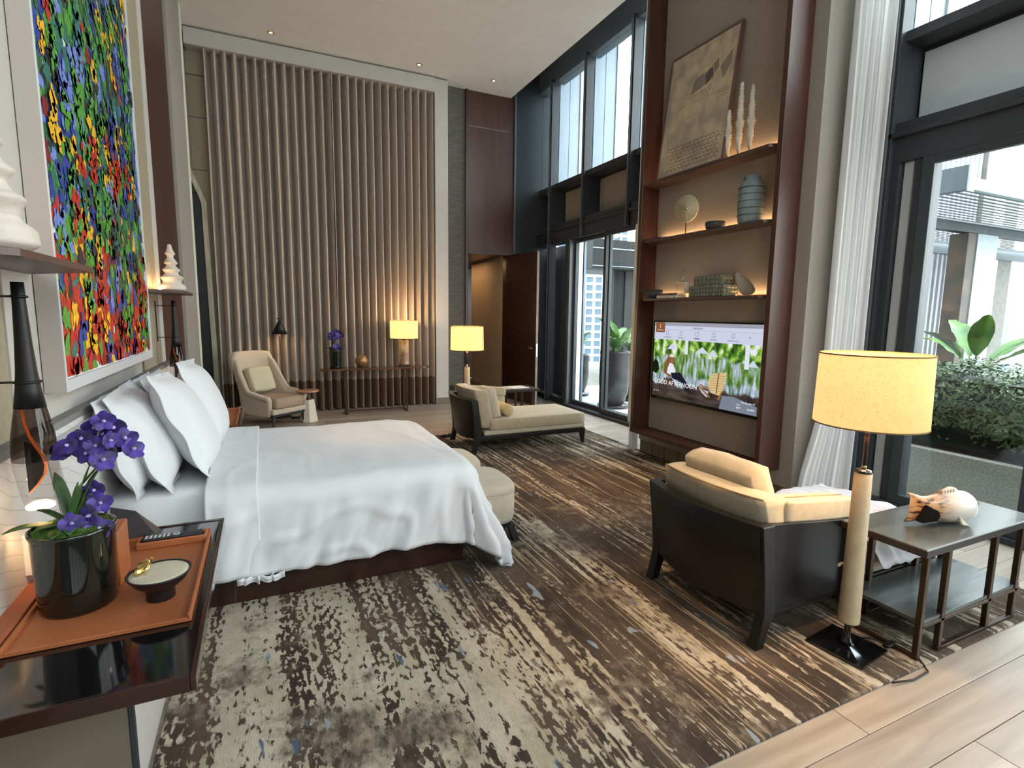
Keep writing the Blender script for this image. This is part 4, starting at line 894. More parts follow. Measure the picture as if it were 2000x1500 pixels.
# ================================================================== CHAISE LOUNGES
m_beige_f = mat('beige_lounge_fabric', '#a8997f', .9, var=.05, scale=25, bump=.35, bscale=260, sheen=.2)
m_beige_f2 = mat('beige_lounge_base', '#a99e8a', .9, var=.05, scale=25, bump=.25, bscale=260)
def lounge(lab, x, y, arm):
    """local x runs from the back to the foot, y 0..0.74; arm=0 arm on the near side, 1 on the far side"""
    t = thing('chaise_lounge', lab, 'chaise lounge', (x, y, RZ), group='chaise lounges'); D = .74
    fy = (lambda v: v) if arm == 0 else (lambda v: D-v)
    g = G(); g.rbox(.08, 1.44, .0, .05, .135, .185, .006); g.rbox(.08, 1.44, D-.05, D, .135, .185, .006); g.rbox(1.39, 1.44, .05, D-.05, .135, .185, .006); g.rbox(.08, .13, .05, D-.05, .135, .185, .006)
    obj('seat_frame', g, m_black_w, t)
    for yy in (.0, D-.05):
        obj('leg', G().add([(1.405, yy+.010, 0), (1.435, yy+.010, 0), (1.435, yy+.04, 0), (1.405, yy+.04, 0), (1.36, yy, .185), (1.445, yy, .185), (1.445, yy+.05, .185), (1.36, yy+.05, .185)], [(0, 3, 2, 1), (4, 5, 6, 7), (0, 1, 5, 4), (1, 2, 6, 5), (2, 3, 7, 6), (3, 0, 4, 7)]), m_black_w, t, bevel=.004)
    for k, yy in enumerate((0.0, D)):
        pts = [(.015, 0), (.03, .08), (.05, .17), (.035, .35), (.0, .60)]; g = G(); s_ = -1 if k == 0 else 1; v = []
        for (xx, zz) in pts:
            w = .032 if zz < .1 else .045; o_ = -.02*(1-sm(0, .2, zz))
            for (a, b) in ((-w, -.022), (w*.7, -.022), (w*.7, .03), (-w, .03)): v.append((xx+a+o_, yy+s_*.0+b*(-s_), zz))
        g.add(v, [(q*4+i, q*4+(i+1) % 4, q*4+4+(i+1) % 4, q*4+4+i) for q in range(4) for i in range(4)]+[(3, 2, 1, 0), (16, 17, 18, 19)])
        obj('back_post', g, m_black_w, t, bevel=.004)
    def bk(off, z0, z1):
        def fn(u, v):
            z = z0(u)+(z1-z0(u))*v; bow = -.055*(1-(2*u-1)**2); return (off+.03-.06*sm(.15, .6, z)+bow, .0+D*u, z)
        return fn
    obj('back_panel', G().grid(bk(0, lambda u: .17-.03*(1-(2*u-1)**2), .595), 24, 8), m_black_w, t, solid=.028, smooth=False, recalc=False)
    obj('back_rail', G().grid(lambda u, v: (.03-.06-.055*(1-(2*u-1)**2)+(v-.5)*.06, D*u, .598), 24, 1), m_black_w, t, solid=.014, recalc=False)
    # back cushion follows the bow
    def bc(c):
        g2 = []
        for p in c.v:
            x_, y_, z_ = p; u = (y_+D/2)/D; g2.append((x_-.045*(1-(2*u-1)**2)-.10*(z_/.5), y_+D/2, z_+.485))
        c.v = g2; return c
    obj('back_cushion', bc(cushion(.15, D-.03, .44, .12, 12, .004, 5, .1)).xf(Matrix.Translation((.14, 0, 0))), m_beige_f, t, smooth=True)
    obj('cushion_seam', G().tube([(.02-.045*(1-(2*u/12-1)**2), .04+(D-.08)*u/12, .700) for u in range(13)], .0035, 5), mat('seam_brown', '#8a7450', .8), t)
    obj('seat_base', G().rbox(.12, 1.44, .006, D-.006, .187, .245, .018), m_beige_f2, t, smooth=False)
    obj('seat_mattress', cushion(1.28, D+.01, .125, .10, 16, .004, 8, .35).xf(Matrix.Translation((.81, D/2, .305))), m_beige_f, t, smooth=True)
    ya = fy(0)
    s_ = 1 if arm == 0 else -1
    a0, a1 = sorted((ya+s_*-.004, ya+s_*.024))
    obj('side_panel', G().prism([(.03, .17), (.66, .16), (.655, .53), (.0, .60)], a0, a1, 'y'), m_black_w, t, bevel=.003)
    c = cushion(.52, .13, .10, .12, 10, .003, 9, .1); obj('arm_cushion', c.xf(Matrix.Translation((.40, ya+s_*.075, .605)) @ Matrix.Rotation(.10, 4, 'Y')), m_beige_f, t, smooth=True)
    c = cushion(.50, .10, .34, .12, 10, .003, 10, .1); obj('arm_inner_pad', c.xf(Matrix.Translation((.40, ya+s_*.075, .42))), m_beige_f, t, smooth=True)
    obj('arm_seam', G().tube([(.16, ya+s_*.075, .682), (.64, ya+s_*.075, .634)], .003, 5), mat('seam_brown', '#8a7450', .8), t)
    return t
lounge('beige chaise lounge with dark wood back in front of the open doorway', 2.06, 5.35, 1)
lounge('beige chaise lounge with dark wood back in the foreground, near the television wall', 2.04, 1.60, 0)
def scatter(lab, loc, rot, sx, sy, sz, m, seed, seam=True):
    t = thing('scatter_cushion', lab, 'cushion', loc, tilt=rot)
    obj('cushion_body', cushion(sx, sy, sz, .30, 12, .006, seed, .7), m, t, smooth=True)
    if seam:
        q = []
        for i in range(33):
            a = 2*PI*i/32; c, s_ = math.cos(a), math.sin(a); e = .45; q.append((sx*.475*math.copysign(abs(c)**e, c), sy*.475*math.copysign(abs(s_)**e, s_), 0))
        obj('piping', G().tube(q, .004, 6), mat('seam_brown', '#8a7450', .8) if m is m_beige_f else m_beige_f2, t)
    return t
scatter('square beige cushion with brown piping leaning on the back of the foreground lounge', (2.245, 2.0, .615), (RX(0), RX(72), 0), .42, .50, .15, m_beige_f, 21)
scatter('pale linen cushion with piped edges leaning on the back of the far lounge', (2.32, 5.62, .545), (0, RX(76), RX(3)), .36, .42, .12, mat('pale_linen', '#b8ab98', .9, var=.05, bump=.3, bscale=200), 22)
t = thing('bolster', 'yellowish beige bolster roll lying on the far lounge', 'bolster', (2.515, 5.60, .455))
obj('bolster_body', G().lathe([(.001, -.17), (.05, -.168), (.066, -.155), (.069, -.12), (.069, .12), (.066, .155), (.05, .168), (.001, .17)], n=28).xf(Matrix.Rotation(PI/2, 4, 'X')), mat('straw_fabric', '#bfa67c', .85, var=.05, bump=.3, bscale=200), t, smooth=True)
t = thing('bolster', 'grey-beige rolled pillow behind the square cushion on the far lounge', 'bolster', (2.42, 5.93, .50))
obj('bolster_body', G().lathe([(.001, -.13), (.05, -.128), (.075, -.11), (.082, -.06), (.082, .06), (.075, .11), (.05, .128), (.001, .13)], n=28).xf(Matrix.Rotation(PI/2, 4, 'X')), m_beige_f2, t, smooth=True)
# white sheet on the foreground lounge
def sheet(u, v):
    x = 2.36+1.16*u; y0_ = 1.56+.22*sm(2.86, 2.74, x); y = y0_+(2.365-y0_)*v
    z = RZ+.392+.022*nz3(x*6+y*5, y*2.5-x, 4)+.012*nz3(x*15+y*12, y*5, 2)+.006*math.sin((x*2.2+y)*26+5*nz3(x*3, y*3))
    z += .018
    e = max(0, min(1, (1.625-y)/.065))*sm(2.74, 2.86, x); z -= .155*e; y = max(y, 1.572)+.006*nz3(x*14, e*3); y -= .035*e
    e2 = sm(3.44, 3.52, x); z -= .12*e2; e3 = sm(2.30, 2.365, y); z -= .10*e3
    return (x+.02*nz3(y*6, 3)*(1-u), y, z)
o = obj('white_sheet', G().grid(sheet, 110, 80), mat('white_cotton_sheet', '#cfccd2', .85, var=.01, bump=.1, bscale=300), solid=.004, smooth=True, recalc=False); tag(o, 'crumpled white cotton sheet spread over the foreground lounge', 'sheet')
# ================================================================== SIDE TABLES WITH SHELF
m_ttop = wood_mat('grey_oak_top', '#4a4f4c', '#2f3332', .26, 'x', .9, .25, coat=.15)
m_ttop2 = wood_mat('brown_oak_top', '#4e3a32', '#382823', .35, 'x', .9, .12)
def rack_table(lab, x, y, top):
    t = thing('side_table', lab, 'side table', (x, y, RZ if y < 6.3 else 0), group='metal framed side tables'); W_, D_ = 1.0, .385
    obj('tabletop', G().rbox(.004, W_-.004, .004, D_-.004, .51, .54, .002), top, t); obj('edge_band', G().rbox(0, W_, 0, D_, .503, .538, .003), mat('dark_table_edge', '#2a2421', .4), t)
    obj('lower_shelf', G().rbox(.06, W_-.06, .02, D_-.02, .165, .185, .003), top, t)
    for yy in (.015, D_-.04):
        for xx in (.045, .215, .63, .885): obj('leg', G().rbox(xx, xx+.028, yy, yy+.024, 0, .505, .002), m_brz, t)
        g = G(); g.rbox(.243, .63, yy, yy+.02, 0, .018, .002); g.rbox(.658, .885, yy, yy+.02, 0, .018, .002); g.rbox(.06, .94, yy, yy+.02, .15, .166, .002); obj('rail', g, m_brz, t)
    obj('foot_rail', G().rbox(.05, .07, .04, D_-.04, .0, .018, .002), m_brz, t)
    return t
rack_table('low grey oak table with lower shelf and bronze legs in the right foreground', 2.575, 1.215, m_ttop)
rack_table('low dark brown table with bronze legs behind the far lounge', 2.43, 6.41, m_ttop2)
t = thing('magazine', 'open magazine lying on the dark table behind the far lounge', 'magazine', (3.05, 6.60, .541), .08)
obj('left_page', G().rbox(-.30, 0, -.12, .12, 0, .008, .002), mat('magazine_page', '#cfc8c2', .35, var=0, col2='#8d8a86', scale=9), t); obj('right_page', G().rbox(.002, .26, -.12, .12, 0, .006, .002), mat('white_page', '#d9d6d2', .35, var=0), t)
# ================================================================== FISH SCULPTURE
t = thing('carved_fish', 'carved white and burnt wood fish sculpture on the grey oak table', 'sculpture', (3.00, 1.38, RZ+.538), -.30); t.scale = (1.12, 1.12, 1.12)
sec = [(-.150, .080, .066, .012), (-.135, .079, .066, .016), (-.115, .074, .056, .024), (-.09, .072, .054, .032), (-.05, .072, .058, .044), (-.01, .073, .065, .054), (.03, .075, .070, .060), (.07, .076, .072, .062), (.11, .075, .067, .057), (.135, .072, .055, .046), (.150, .069, .038, .030), (.158, .067, .018, .014)]
g = G(); n = 24; v = []
for (x, cz, hz, hy) in sec:
    for i in range(n):
        a = 2*PI*i/n; notch = 0
        dx = 0
        if x < -.13: dx = -.03*abs(math.sin(a))**2+.035*(1-abs(math.sin(a)))
        v.append((x+dx, hy*math.cos(a), max(.003, cz+hz*math.sin(a))))
g.add(v, [(k*n+i, k*n+(i+1) % n, (k+1)*n+(i+1) % n, (k+1)*n+i) for k in range(len(sec)-1) for i in range(n)]+[tuple(range(n))[::-1], tuple(range(len(v)-n, len(v)))])
fm = mat('fish_body', '#bdb4ab', .35, var=.06, scale=14, coat=.2)
n_ = fm.node_tree.nodes; l_ = fm.node_tree.links
tc = n_.new('ShaderNodeTexCoord'); sp = n_.new('ShaderNodeSeparateXYZ'); l_.new(tc.outputs['Object'], sp.inputs[0]); mr = n_.new('ShaderNodeMapRange'); mr.inputs[1].default_value = .03; mr.inputs[2].default_value = -.05; l_.new(sp.outputs[0], mr.inputs[0])
nt = n_.new('ShaderNodeTexNoise'); mpp = n_.new('ShaderNodeMapping'); mpp.inputs['Scale'].default_value = (25, 60, 90); l_.new(tc.outputs['Object'], mpp.inputs[0]); l_.new(mpp.outputs[0], nt.inputs[0]); nt.inputs['Scale'].default_value = 1; nt.inputs['Detail'].default_value = 3
rp = n_.new('ShaderNodeValToRGB'); l_.new(nt.outputs[0], rp.inputs[0]); rp.color_ramp.elements[0].position = .38; rp.color_ramp.elements[0].color = hexc('#3a2415'); rp.color_ramp.elements[1].position = .5; rp.color_ramp.elements[1].color = hexc('#a28264')
mx = n_.new('ShaderNodeMix'); mx.data_type = 'RGBA'; l_.new(mr.outputs[0], mx.inputs[0]); mx.inputs[6].default_value = hexc('#c2bab2'); l_.new(rp.outputs[0], mx.inputs[7]); l_.new(mx.outputs[2], n_['Principled BSDF'].inputs['Base Color'])
obj('body', g, fm, t, smooth=True)
obj('dorsal_fin', G().prism([(-.03, .11), (-.005, .150), (.03, .166), (.055, .160), (.09, .128), (.03, .118)], -.009, .009, 'y'), mat('white_carved_wood', '#c8c0b8', .4), t, bevel=.004)
for k in range(5): obj('fin_groove', G().box(-.018+k*.014, -.014+k*.014, -.0105, .0105, .128+k*.003, .150+k*.002), mat('fin_shadow', '#7d6d60', .6), t)
obj('burnt_patch', G().prism([(-.155, .030), (-.115, .10), (-.10, .092), (-.055, .072), (-.045, .045), (-.06, .026), (-.13, .020)], -.046, -.024, 'y'), mat('burnt_wood', '#0e0806', .85, spec=.1, bump=.6, bscale=40, stretch=(3, 3, 30)), t, bevel=.006)
obj('face_stripe', G().lathe([(.001, .153), (.020, .150), (.035, .140), (.042, .130), (.040, .125)], n=20, cap=False).xf(Matrix.Translation((0, 0, .066)) @ Matrix.Rotation(PI/2, 4, 'Y')), m_black, t, smooth=True)
obj('eye', G().lathe([(.001, -.012), (.009, -.009), (.012, 0), (.009, .009), (.001, .012)], n=14).xf(Matrix.Translation((.157, -.012, .088))), m_blackm, t, smooth=True)
obj('side_fin', G().prism([(.05, .012), (.085, .006), (.03, .05)], -.060, -.048, 'y'), mat('white_carved_wood', '#c8c0b8', .4), t, bevel=.002)
# ================================================================== FLOOR AND TABLE LAMPS
def shade_mat(name, c1, c2, s):
    m = bpy.data.materials.new(name); m.use_nodes = True; n = m.node_tree.nodes; l = m.node_tree.links; b = n['Principled BSDF']
    tc = n.new('ShaderNodeTexCoord'); outs = []
    for sc in ((60, 60, 420), (420, 420, 40)):
        mp = n.new('ShaderNodeMapping'); mp.inputs['Scale'].default_value = sc; l.new(tc.outputs['Object'], mp.inputs[0]); z = n.new('ShaderNodeTexNoise'); z.inputs['Scale'].default_value = 1; z.inputs['Detail'].default_value = 2; l.new(mp.outputs[0], z.inputs[0]); outs.append(z.outputs[0])
    a = n.new('ShaderNodeMath'); a.operation = 'ADD'; l.new(outs[0], a.inputs[0]); l.new(outs[1], a.inputs[1])
    rp = n.new('ShaderNodeValToRGB'); l.new(a.outputs[0], rp.inputs[0]); rp.color_ramp.elements[0].position = .78/1; rp.color_ramp.elements[0].color = hexc(c2); rp.color_ramp.elements[1].position = .98; rp.color_ramp.elements[1].color = hexc(c1)
    mm = n.new('ShaderNodeMath'); mm.operation = 'MULTIPLY'; 
    b.inputs['Base Color'].default_value = hexc('#8a6a3c'); b.inputs['Roughness'].default_value = .9
    l.new(rp.outputs[0], b.inputs['Emission Color']); b.inputs['Emission Strength'].default_value = s; return m
m_shade = shade_mat('glowing_linen_shade', '#ecc07e', '#d8a560', SHD*.78); m_shade2 = shade_mat('glowing_pale_shade', '#f2d083', '#e6bf6c', SHD*.92)
m_vel = mat('vellum_column', '#b3a083', .5, var=.08, scale=14, detail=5)
def drum(t, r, z0, z1, m, seam=None, prof=1.03):
    obj('lamp_shade', G().lathe([(r*prof, z0), (r, z1)], n=72, cap=False), m, t, smooth=True, solid=.003)
    obj('shade_trim', G().lathe([(r*prof-.003, z0-.003), (r*prof+.003, z0-.003), (r*prof+.003, z0+.003), (r*prof-.003, z0+.003), (r*prof-.003, z0-.003)], n=72, cap=False), mat('shade_trim_brown', '#7a5a36', .8), t)
    obj('shade_trim', G().lathe([(r-.003, z1-.003), (r+.003, z1-.003), (r+.003, z1+.003), (r-.003, z1+.003), (r-.003, z1-.003)], n=72, cap=False), mat('shade_trim_brown', '#7a5a36', .8), t)
    obj('diffuser', G().lathe([(.001, z1-.035), (r-.01, z1-.035)], n=48), mat('inner_diffuser', '#e8c9a8', .9, emit=.55*SHD, var=0), t)
    if seam is not None: obj('shade_seam', G().tube([((r*prof+.002)*math.cos(seam), (r*prof+.002)*math.sin(seam), z0), ((r+.002)*math.cos(seam), (r+.002)*math.sin(seam), z1)], .0022, 5), mat('shade_trim_brown', '#7a5a36', .8), t)
def lampbulb(t, z, p, r=.05):
    l = bpy.data.lights.new('lamp_bulb', 'POINT'); l.energy = p; l.color = WARM; l.shadow_soft_size = r; o = bpy.data.objects.new('lamp_bulb', l); C.objects.link(o); o.parent = t; o.location = (0, 0, z)
def floor_lamp(lab, x, y, rot, m):
    t = thing('floor_lamp', lab, 'floor lamp', (x, y, 0 if y > 6.4 else RZ), rot, group='drum shade floor lamps')
    obj('base_plate', G().add([(-.125, -.125, 0), (.125, -.125, 0), (.125, .125, 0), (-.125, .125, 0), (-.125, -.125, .012), (.125, -.125, .012), (.125, .125, .012), (-.125, .125, .012), (-.02, -.02, .026), (.02, -.02, .026), (.02, .02, .026), (-.02, .02, .026)],
        [(3, 2, 1, 0), (0, 1, 5, 4), (1, 2, 6, 5), (2, 3, 7, 6), (3, 0, 4, 7), (4, 5, 9, 8), (5, 6, 10, 9), (6, 7, 11, 10), (7, 4, 8, 11), (8, 9, 10, 11)]), m_black, t, bevel=.003)
    obj('neck', G().lathe([(.035, .024), (.022, .04), (.015, .07), (.014, .13), (.018, .14)], n=24), m_black, t, smooth=True)
    obj('column', G().lathe([(.030, .13), (.044, .132), (.0455, .14), (.036, .845), (.034, .852)], n=40), m_vel, t, smooth=True)
    obj('column_cap', G().lathe([(.036, .850), (.030, .862), (.012, .868), (.001, .868)], n=32), m_black, t, smooth=True); obj('finial', G().lathe([(.001, .888), (.008, .886), (.012, .878), (.010, .868)], n=16), m_gold, t, smooth=True)
    obj('stem', G().lathe([(.010, .866), (.010, 1.36)], n=16), m_maho_dk, t, smooth=True)
    drum(t, .212, 1.075, 1.385, m, seam=-rot-.75)
    lampbulb(t, 1.42, 16*LMP); lampbulb(t, 1.03, 16*LMP)
    return t
floor_lamp('floor lamp with large orange linen drum shade and vellum column in the right foreground', 2.43, 1.43, .12, m_shade)
floor_lamp('floor lamp with yellow drum shade behind the far lounge', 2.44, 6.62, .0, m_shade2)
o = obj('lamp_cable', G().tube([(2.50, 1.48, RZ+.006), (2.60, 1.42, RZ+.005), (2.63, 1.33, RZ+.006), (2.66, 1.25, RZ+.005), (2.60, 1.17, .006), (2.48, 1.165, .006), (2.36, 1.185, RZ+.004)], .004, 6), m_blackm, smooth=True); tag(o, 'thin black lamp cable trailing over the rug edge in the foreground', 'cable')
o = obj('foot_switch', G().rbox(2.585, 2.655, 1.33, 1.36, RZ+.004, RZ+.022, .008), m_blackm); tag(o, 'small black foot switch on the lamp cable', 'switch')
# console table
t = thing('console_table', 'long oval-ended dark wood console table in front of the curtain', 'console table', (1.57, 8.36, 0))
pts = []
for i in range(13): a = -PI/2+PI*i/12; pts.append((.68+.165*math.cos(a), .165*math.sin(a)))
for i in range(13): a = PI/2+PI*i/12; pts.append((-.68+.165*math.cos(a), .165*math.sin(a)))
obj('tabletop', G().prism(pts, .685, .708), wood_mat('walnut_gloss', '#5e3c28', '#3d261a', .22, 'x', .8, .04, coat=.3), t, bevel=.004)
for xx in (-.46, .46):
    g = G()
    for yy in (-.12, .10): g.rbox(xx-.012, xx+.012, yy, yy+.024, 0, .685, .002)
    g.rbox(xx-.012, xx+.012, -.096, .10, 0, .02, .002); g.rbox(xx-.012, xx+.012, -.096, .10, .665, .685, .002); obj('leg_frame', g, m_brz, t)
obj('stretcher', G().rbox(-.45, .45, -.01, .01, .03, .055, .002), m_brz, t)
t = thing('table_lamp', 'table lamp with cream drum shade and marbled stone column on the console', 'table lamp', (2.02, 8.36, .708))
obj('foot', G().rbox(-.075, .075, -.06, .06, 0, .03, .003), m_blackm, t)
obj('stone_column', G().lathe([(.072, .03), (.074, .05), (.072, .41), (.06, .415)], n=32), mat('marbled_stone', '#c0a588', .35, var=0, col2='#7a553a', scale=7, detail=8), t, smooth=True)
obj('cap', G().lathe([(.04, .415), (.03, .44), (.012, .45), (.01, .5)], n=24), m_brz, t, smooth=True)
drum(t, .215, .445, .725, m_shade2, prof=1.0); lampbulb(t, .76, 16*LMP); lampbulb(t, .40, 16*LMP)
t = thing('decorative_ball', 'faceted copper-coloured ball on the console table', 'ornament', (1.355, 8.36, .708))
bm = bmesh.new(); bmesh.ops.create_icosphere(bm, subdivisions=3, radius=.095); g = G().add([tuple(v.co+Vector((0, 0, .105))+v.co*.04*nz3(v.co.x*30, v.co.y*30, v.co.z*30)) for v in bm.verts], [[v.index for v in q.verts] for q in bm.faces]); bm.free()
obj('ball', g, mat('brushed_copper', '#a07a58', .35, .6, var=.15, scale=10), t); obj('foot_ring', G().lathe([(.04, 0), (.045, .004), (.04, .014), (.03, .016)], n=20), m_brz, t)
r_ = random.Random(5); bl2 = []
for (x, z) in ((-.07, .52), (-.03, .55), (.03, .53), (.07, .55), (.05, .49), (-.06, .48), (0, .50), (.09, .52), (-.02, .47), (.02, .57), (-.01, .33), (.04, .35), (.02, .30), (-.04, .31), (.06, .31), (0, .36)): bl2.append((x, -.02+r_.uniform(-.04, .04), z-.02, RX(r_.uniform(60, 110)), RX(r_.uniform(-40, 40)), 1.25))
orchid('potted_orchid', 'violet orchid in a fluted black glass vase on the console table', (.97, 8.36, .708), .085, .27, bl2, [[(0, 0, .25), (.01, 0, .36), (-.01, 0, .45), (.02, 0, .52)], [(.01, 0, .36), (-.05, 0, .48)]], 1.2, 9, 1.0, True,
       leaves=[(.2, .7, .20, .8), (PI, .8, .18, .8), (-.6, .9, .17, .7), (-2.4, .6, .16, .8), (1.5, .5, .18, .5), (-1.5, 1.0, .15, .6)], nm=500)
# standing reading lamp
t = thing('reading_lamp', 'slim black standing lamp with conical metal shade behind the armchair', 'floor lamp', (.215, 8.42, 0))
obj('base', G().lathe([(.001, .014), (.12, .012), (.125, 0)], n=36), m_blackm, t, smooth=True); obj('pole', G().tube([(.03, 0, .01), (.02, 0, .6), (.0, 0, 1.40)], .009, 10), m_brz, t, smooth=True)
obj('cone_shade', G().lathe([(.016, 1.40), (.028, 1.385), (.108, 1.225), (.104, 1.225)], n=36, cap=False), m_blackm, t, smooth=True, solid=.003); g = G().tube([(0, 0, 1.39), (0, 0, 1.455)], .011, 10); g.tube([(-.03, 0, 1.45), (.035, 0, 1.452)], .006, 8); obj('handle', g, m_blackm, t, smooth=True)
lampbulb(t, 1.25, 5*LMP, .02)
# drum side table
t = thing('drinks_table', 'small round-topped side table with white faceted pedestal beside the armchair', 'side table', (.54, 7.95, 0))
obj('top_disc', G().lathe([(.001, .425), (.13, .425), (.148, .432), (.15, .445), (.146, .452), (.001, .452)], n=40), mat('copper_tray', '#b08468', .3, .4, var=.05), t, smooth=True)
obj('collar', G().lathe([(.02, .425), (.035, .39), (.028, .36), (.045, .325), (.05, .32)], n=20), m_maho_dk, t, smooth=True)
obj('pedestal', G().lathe([(.112, 0), (.118, .01), (.075, .32), (.001, .32)], n=8), mat('white_facet', '#c8c0ae', .6, var=.04), t)
# armchair
m_arm = mat('cream_armchair_fabric', '#b3a28e', .9, var=.03, bump=.25, bscale=300, sheen=.25); m_arms = mat('tan_armchair_seat', '#9a836e', .9, var=.04, bump=.25, bscale=300)
t = thing('wing_armchair', 'cream upholstered wing armchair in front of the curtain beside the bed', 'armchair', (-.02, 8.06, 0), RX(-50))
# local: faces +X
def shell(u, v):
    s = u*2-1; a = s*PI*.56; ca, sa = math.cos(a), math.sin(a)
    # plan: U opening to +x
    if abs(s) < .5: px, py = -.27*math.cos(s*PI), .30*math.sin(s*PI)
    else: k = (abs(s)-.5)/.5; px, py = .0+.50*k*.92-.0, math.copysign(.30+.01*math.sin(k*PI), s)
    back = sm(.62, .34, abs(s)); top = .43+.055*sm(1, .6, abs(s))+.44*back; top += .03*math.cos(s*PI)*back
    z = .17+(top-.17)*v; lean = -.16*sm(.3, 1.0, z)*(1-.35*abs(s))*back
    wing = .05*sm(.65, .9, z)*sm(.15, .45, abs(s))*back
    taper = 1-.10*(1-v)*(1-back*.3); roll = .03*sm(.75, 1, v)*(1-back)
    return (px*taper+lean+wing, py*taper+math.copysign(roll, py), z)
obj('shell', G().grid(shell, 64, 20), m_arm, t, smooth=True, recalc=False, solid=.06)
hr = cushion(.17, .66, .29, .45, 10, .003, 3, .5); hr.v = [(x+.10*(y/.30)**2*(1), y, z) for x, y, z in hr.v]
obj('headrest', hr.xf(Matrix.Translation((-.33, 0, .845)) @ Matrix.Rotation(-.12, 4, 'Y')), m_arm, t, smooth=True)
obj('seat_cushion', cushion(.56, .50, .14, .22, 10, .004, 4, .5).xf(Matrix.Translation((.22, 0, .335))), m_arms, t, smooth=True)
obj('seat_base', G().rbox(-.2, .48, -.28, .28, .19, .262, .02), m_arm, t)
g = G(); g.rbox(-.22, .46, -.27, -.235, .155, .19, .004); g.rbox(-.22, .46, .235, .27, .155, .19, .004); g.rbox(.43, .46, -.235, .235, .155, .19, .004); obj('base_frame', g, m_black_w, t)
for a, b in ((.43, -.25), (.43, .25), (-.2, -.25), (-.2, .25)):
    dx = .025 if a > 0 else -.05; obj('leg', G().tube([(a+dx, b*1.04, 0), (a, b, .17)], .017, 8, [.7, 1.1]), m_black_w, t)
t2 = thing('scatter_cushion', 'square cream cushion on the wing armchair', 'cushion', (-.07, 8.19, .60), tilt=(0, 0, 0))
t2.rotation_euler = (Matrix.Rotation(RX(-50), 3, 'Z') @ Matrix.Rotation(RX(68), 3, 'Y')).to_euler()
obj('cushion_body', cushion(.37, .39, .13, .30, 12, .005, 31, .7), mat('pale_green_linen', '#b3ab92', .9, var=.03, bump=.3, bscale=250), t2, smooth=True)
o = obj('cable_coil', G().tube([(.38+.07*math.cos(a*.9), 8.2+.05*math.sin(a*.9), .008+.002*a) for a in range(16)], .006, 6), m_blackm, smooth=True); tag(o, 'loose black cable coil on the floor under the armchair', 'cable')
o = obj('cable_coil', G().tube([(2.02+.07*math.cos(a*.9), 6.22+.05*math.sin(a*.9), RZ+.008+.002*a) for a in range(16)], .007, 6), m_blackm, smooth=True); tag(o, 'black cable coil on the rug behind the far lounge', 'cable')
# ================================================================== TV NICHE
FX0, FY0, FY1 = 3.61, 2.95, 4.63
nf = thing('media_frame', 'tall mahogany box frame on the television wall holding shelves and screen', 'shelving', (TX, 3.79, .29))
wo('jamb', G().rbox(FX0, TX-.002, FY0, FY0+.045, .29, 5.9, .003), m_maho, nf); wo('jamb', G().rbox(FX0, TX-.002, FY1-.045, FY1, .29, 5.9, .003), m_maho, nf); wo('bottom_board', G().rbox(FX0, TX-.002, FY0+.045, FY1-.045, .29, .33, .003), wood_mat('mahogany_veneer_y', '#4a2a21', '#3a2019', .38, 'y', .7, .03), nf)
wo('back_panel', G().rbox(3.82, TX-.002, FY0+.05, FY1-.05, .335, 5.88, .003), m_linen, nf)
m_lsh = wood_mat('shelf_dark_veneer', '#4a3833', '#382a27', .4, 'y', .8, .03)
SH = []
for z, lab in ((1.705, 'lowest mahogany niche shelf just above the television'), (2.295, 'middle mahogany niche shelf with the striped vase'), (2.865, 'highest mahogany niche shelf with the leaning picture')):
    t = thing('niche_shelf', lab, 'shelf', (3.82, 3.79, z), group='lit niche shelves')
    wo('board', G().prism([(3.819, FY0+.047), (3.74, FY0+.047), (3.62, FY0+.13), (3.60, FY1-.16), (3.66, FY1-.047), (3.819, FY1-.047)], z, z+.025), m_lsh, t, bevel=.002)
    wo('light_strip', G().box(3.80, 3.812, FY0+.1, FY1-.1, z+.025, z+.030), emis('warm_strip2', '#ffb070', 3), t)
    area_light('niche_strip_light', (3.79, 3.79, z+.035), (PI, 0, 0), .02, 1.4, 1.5*LED, WARM)
    SH.append(z+.025)
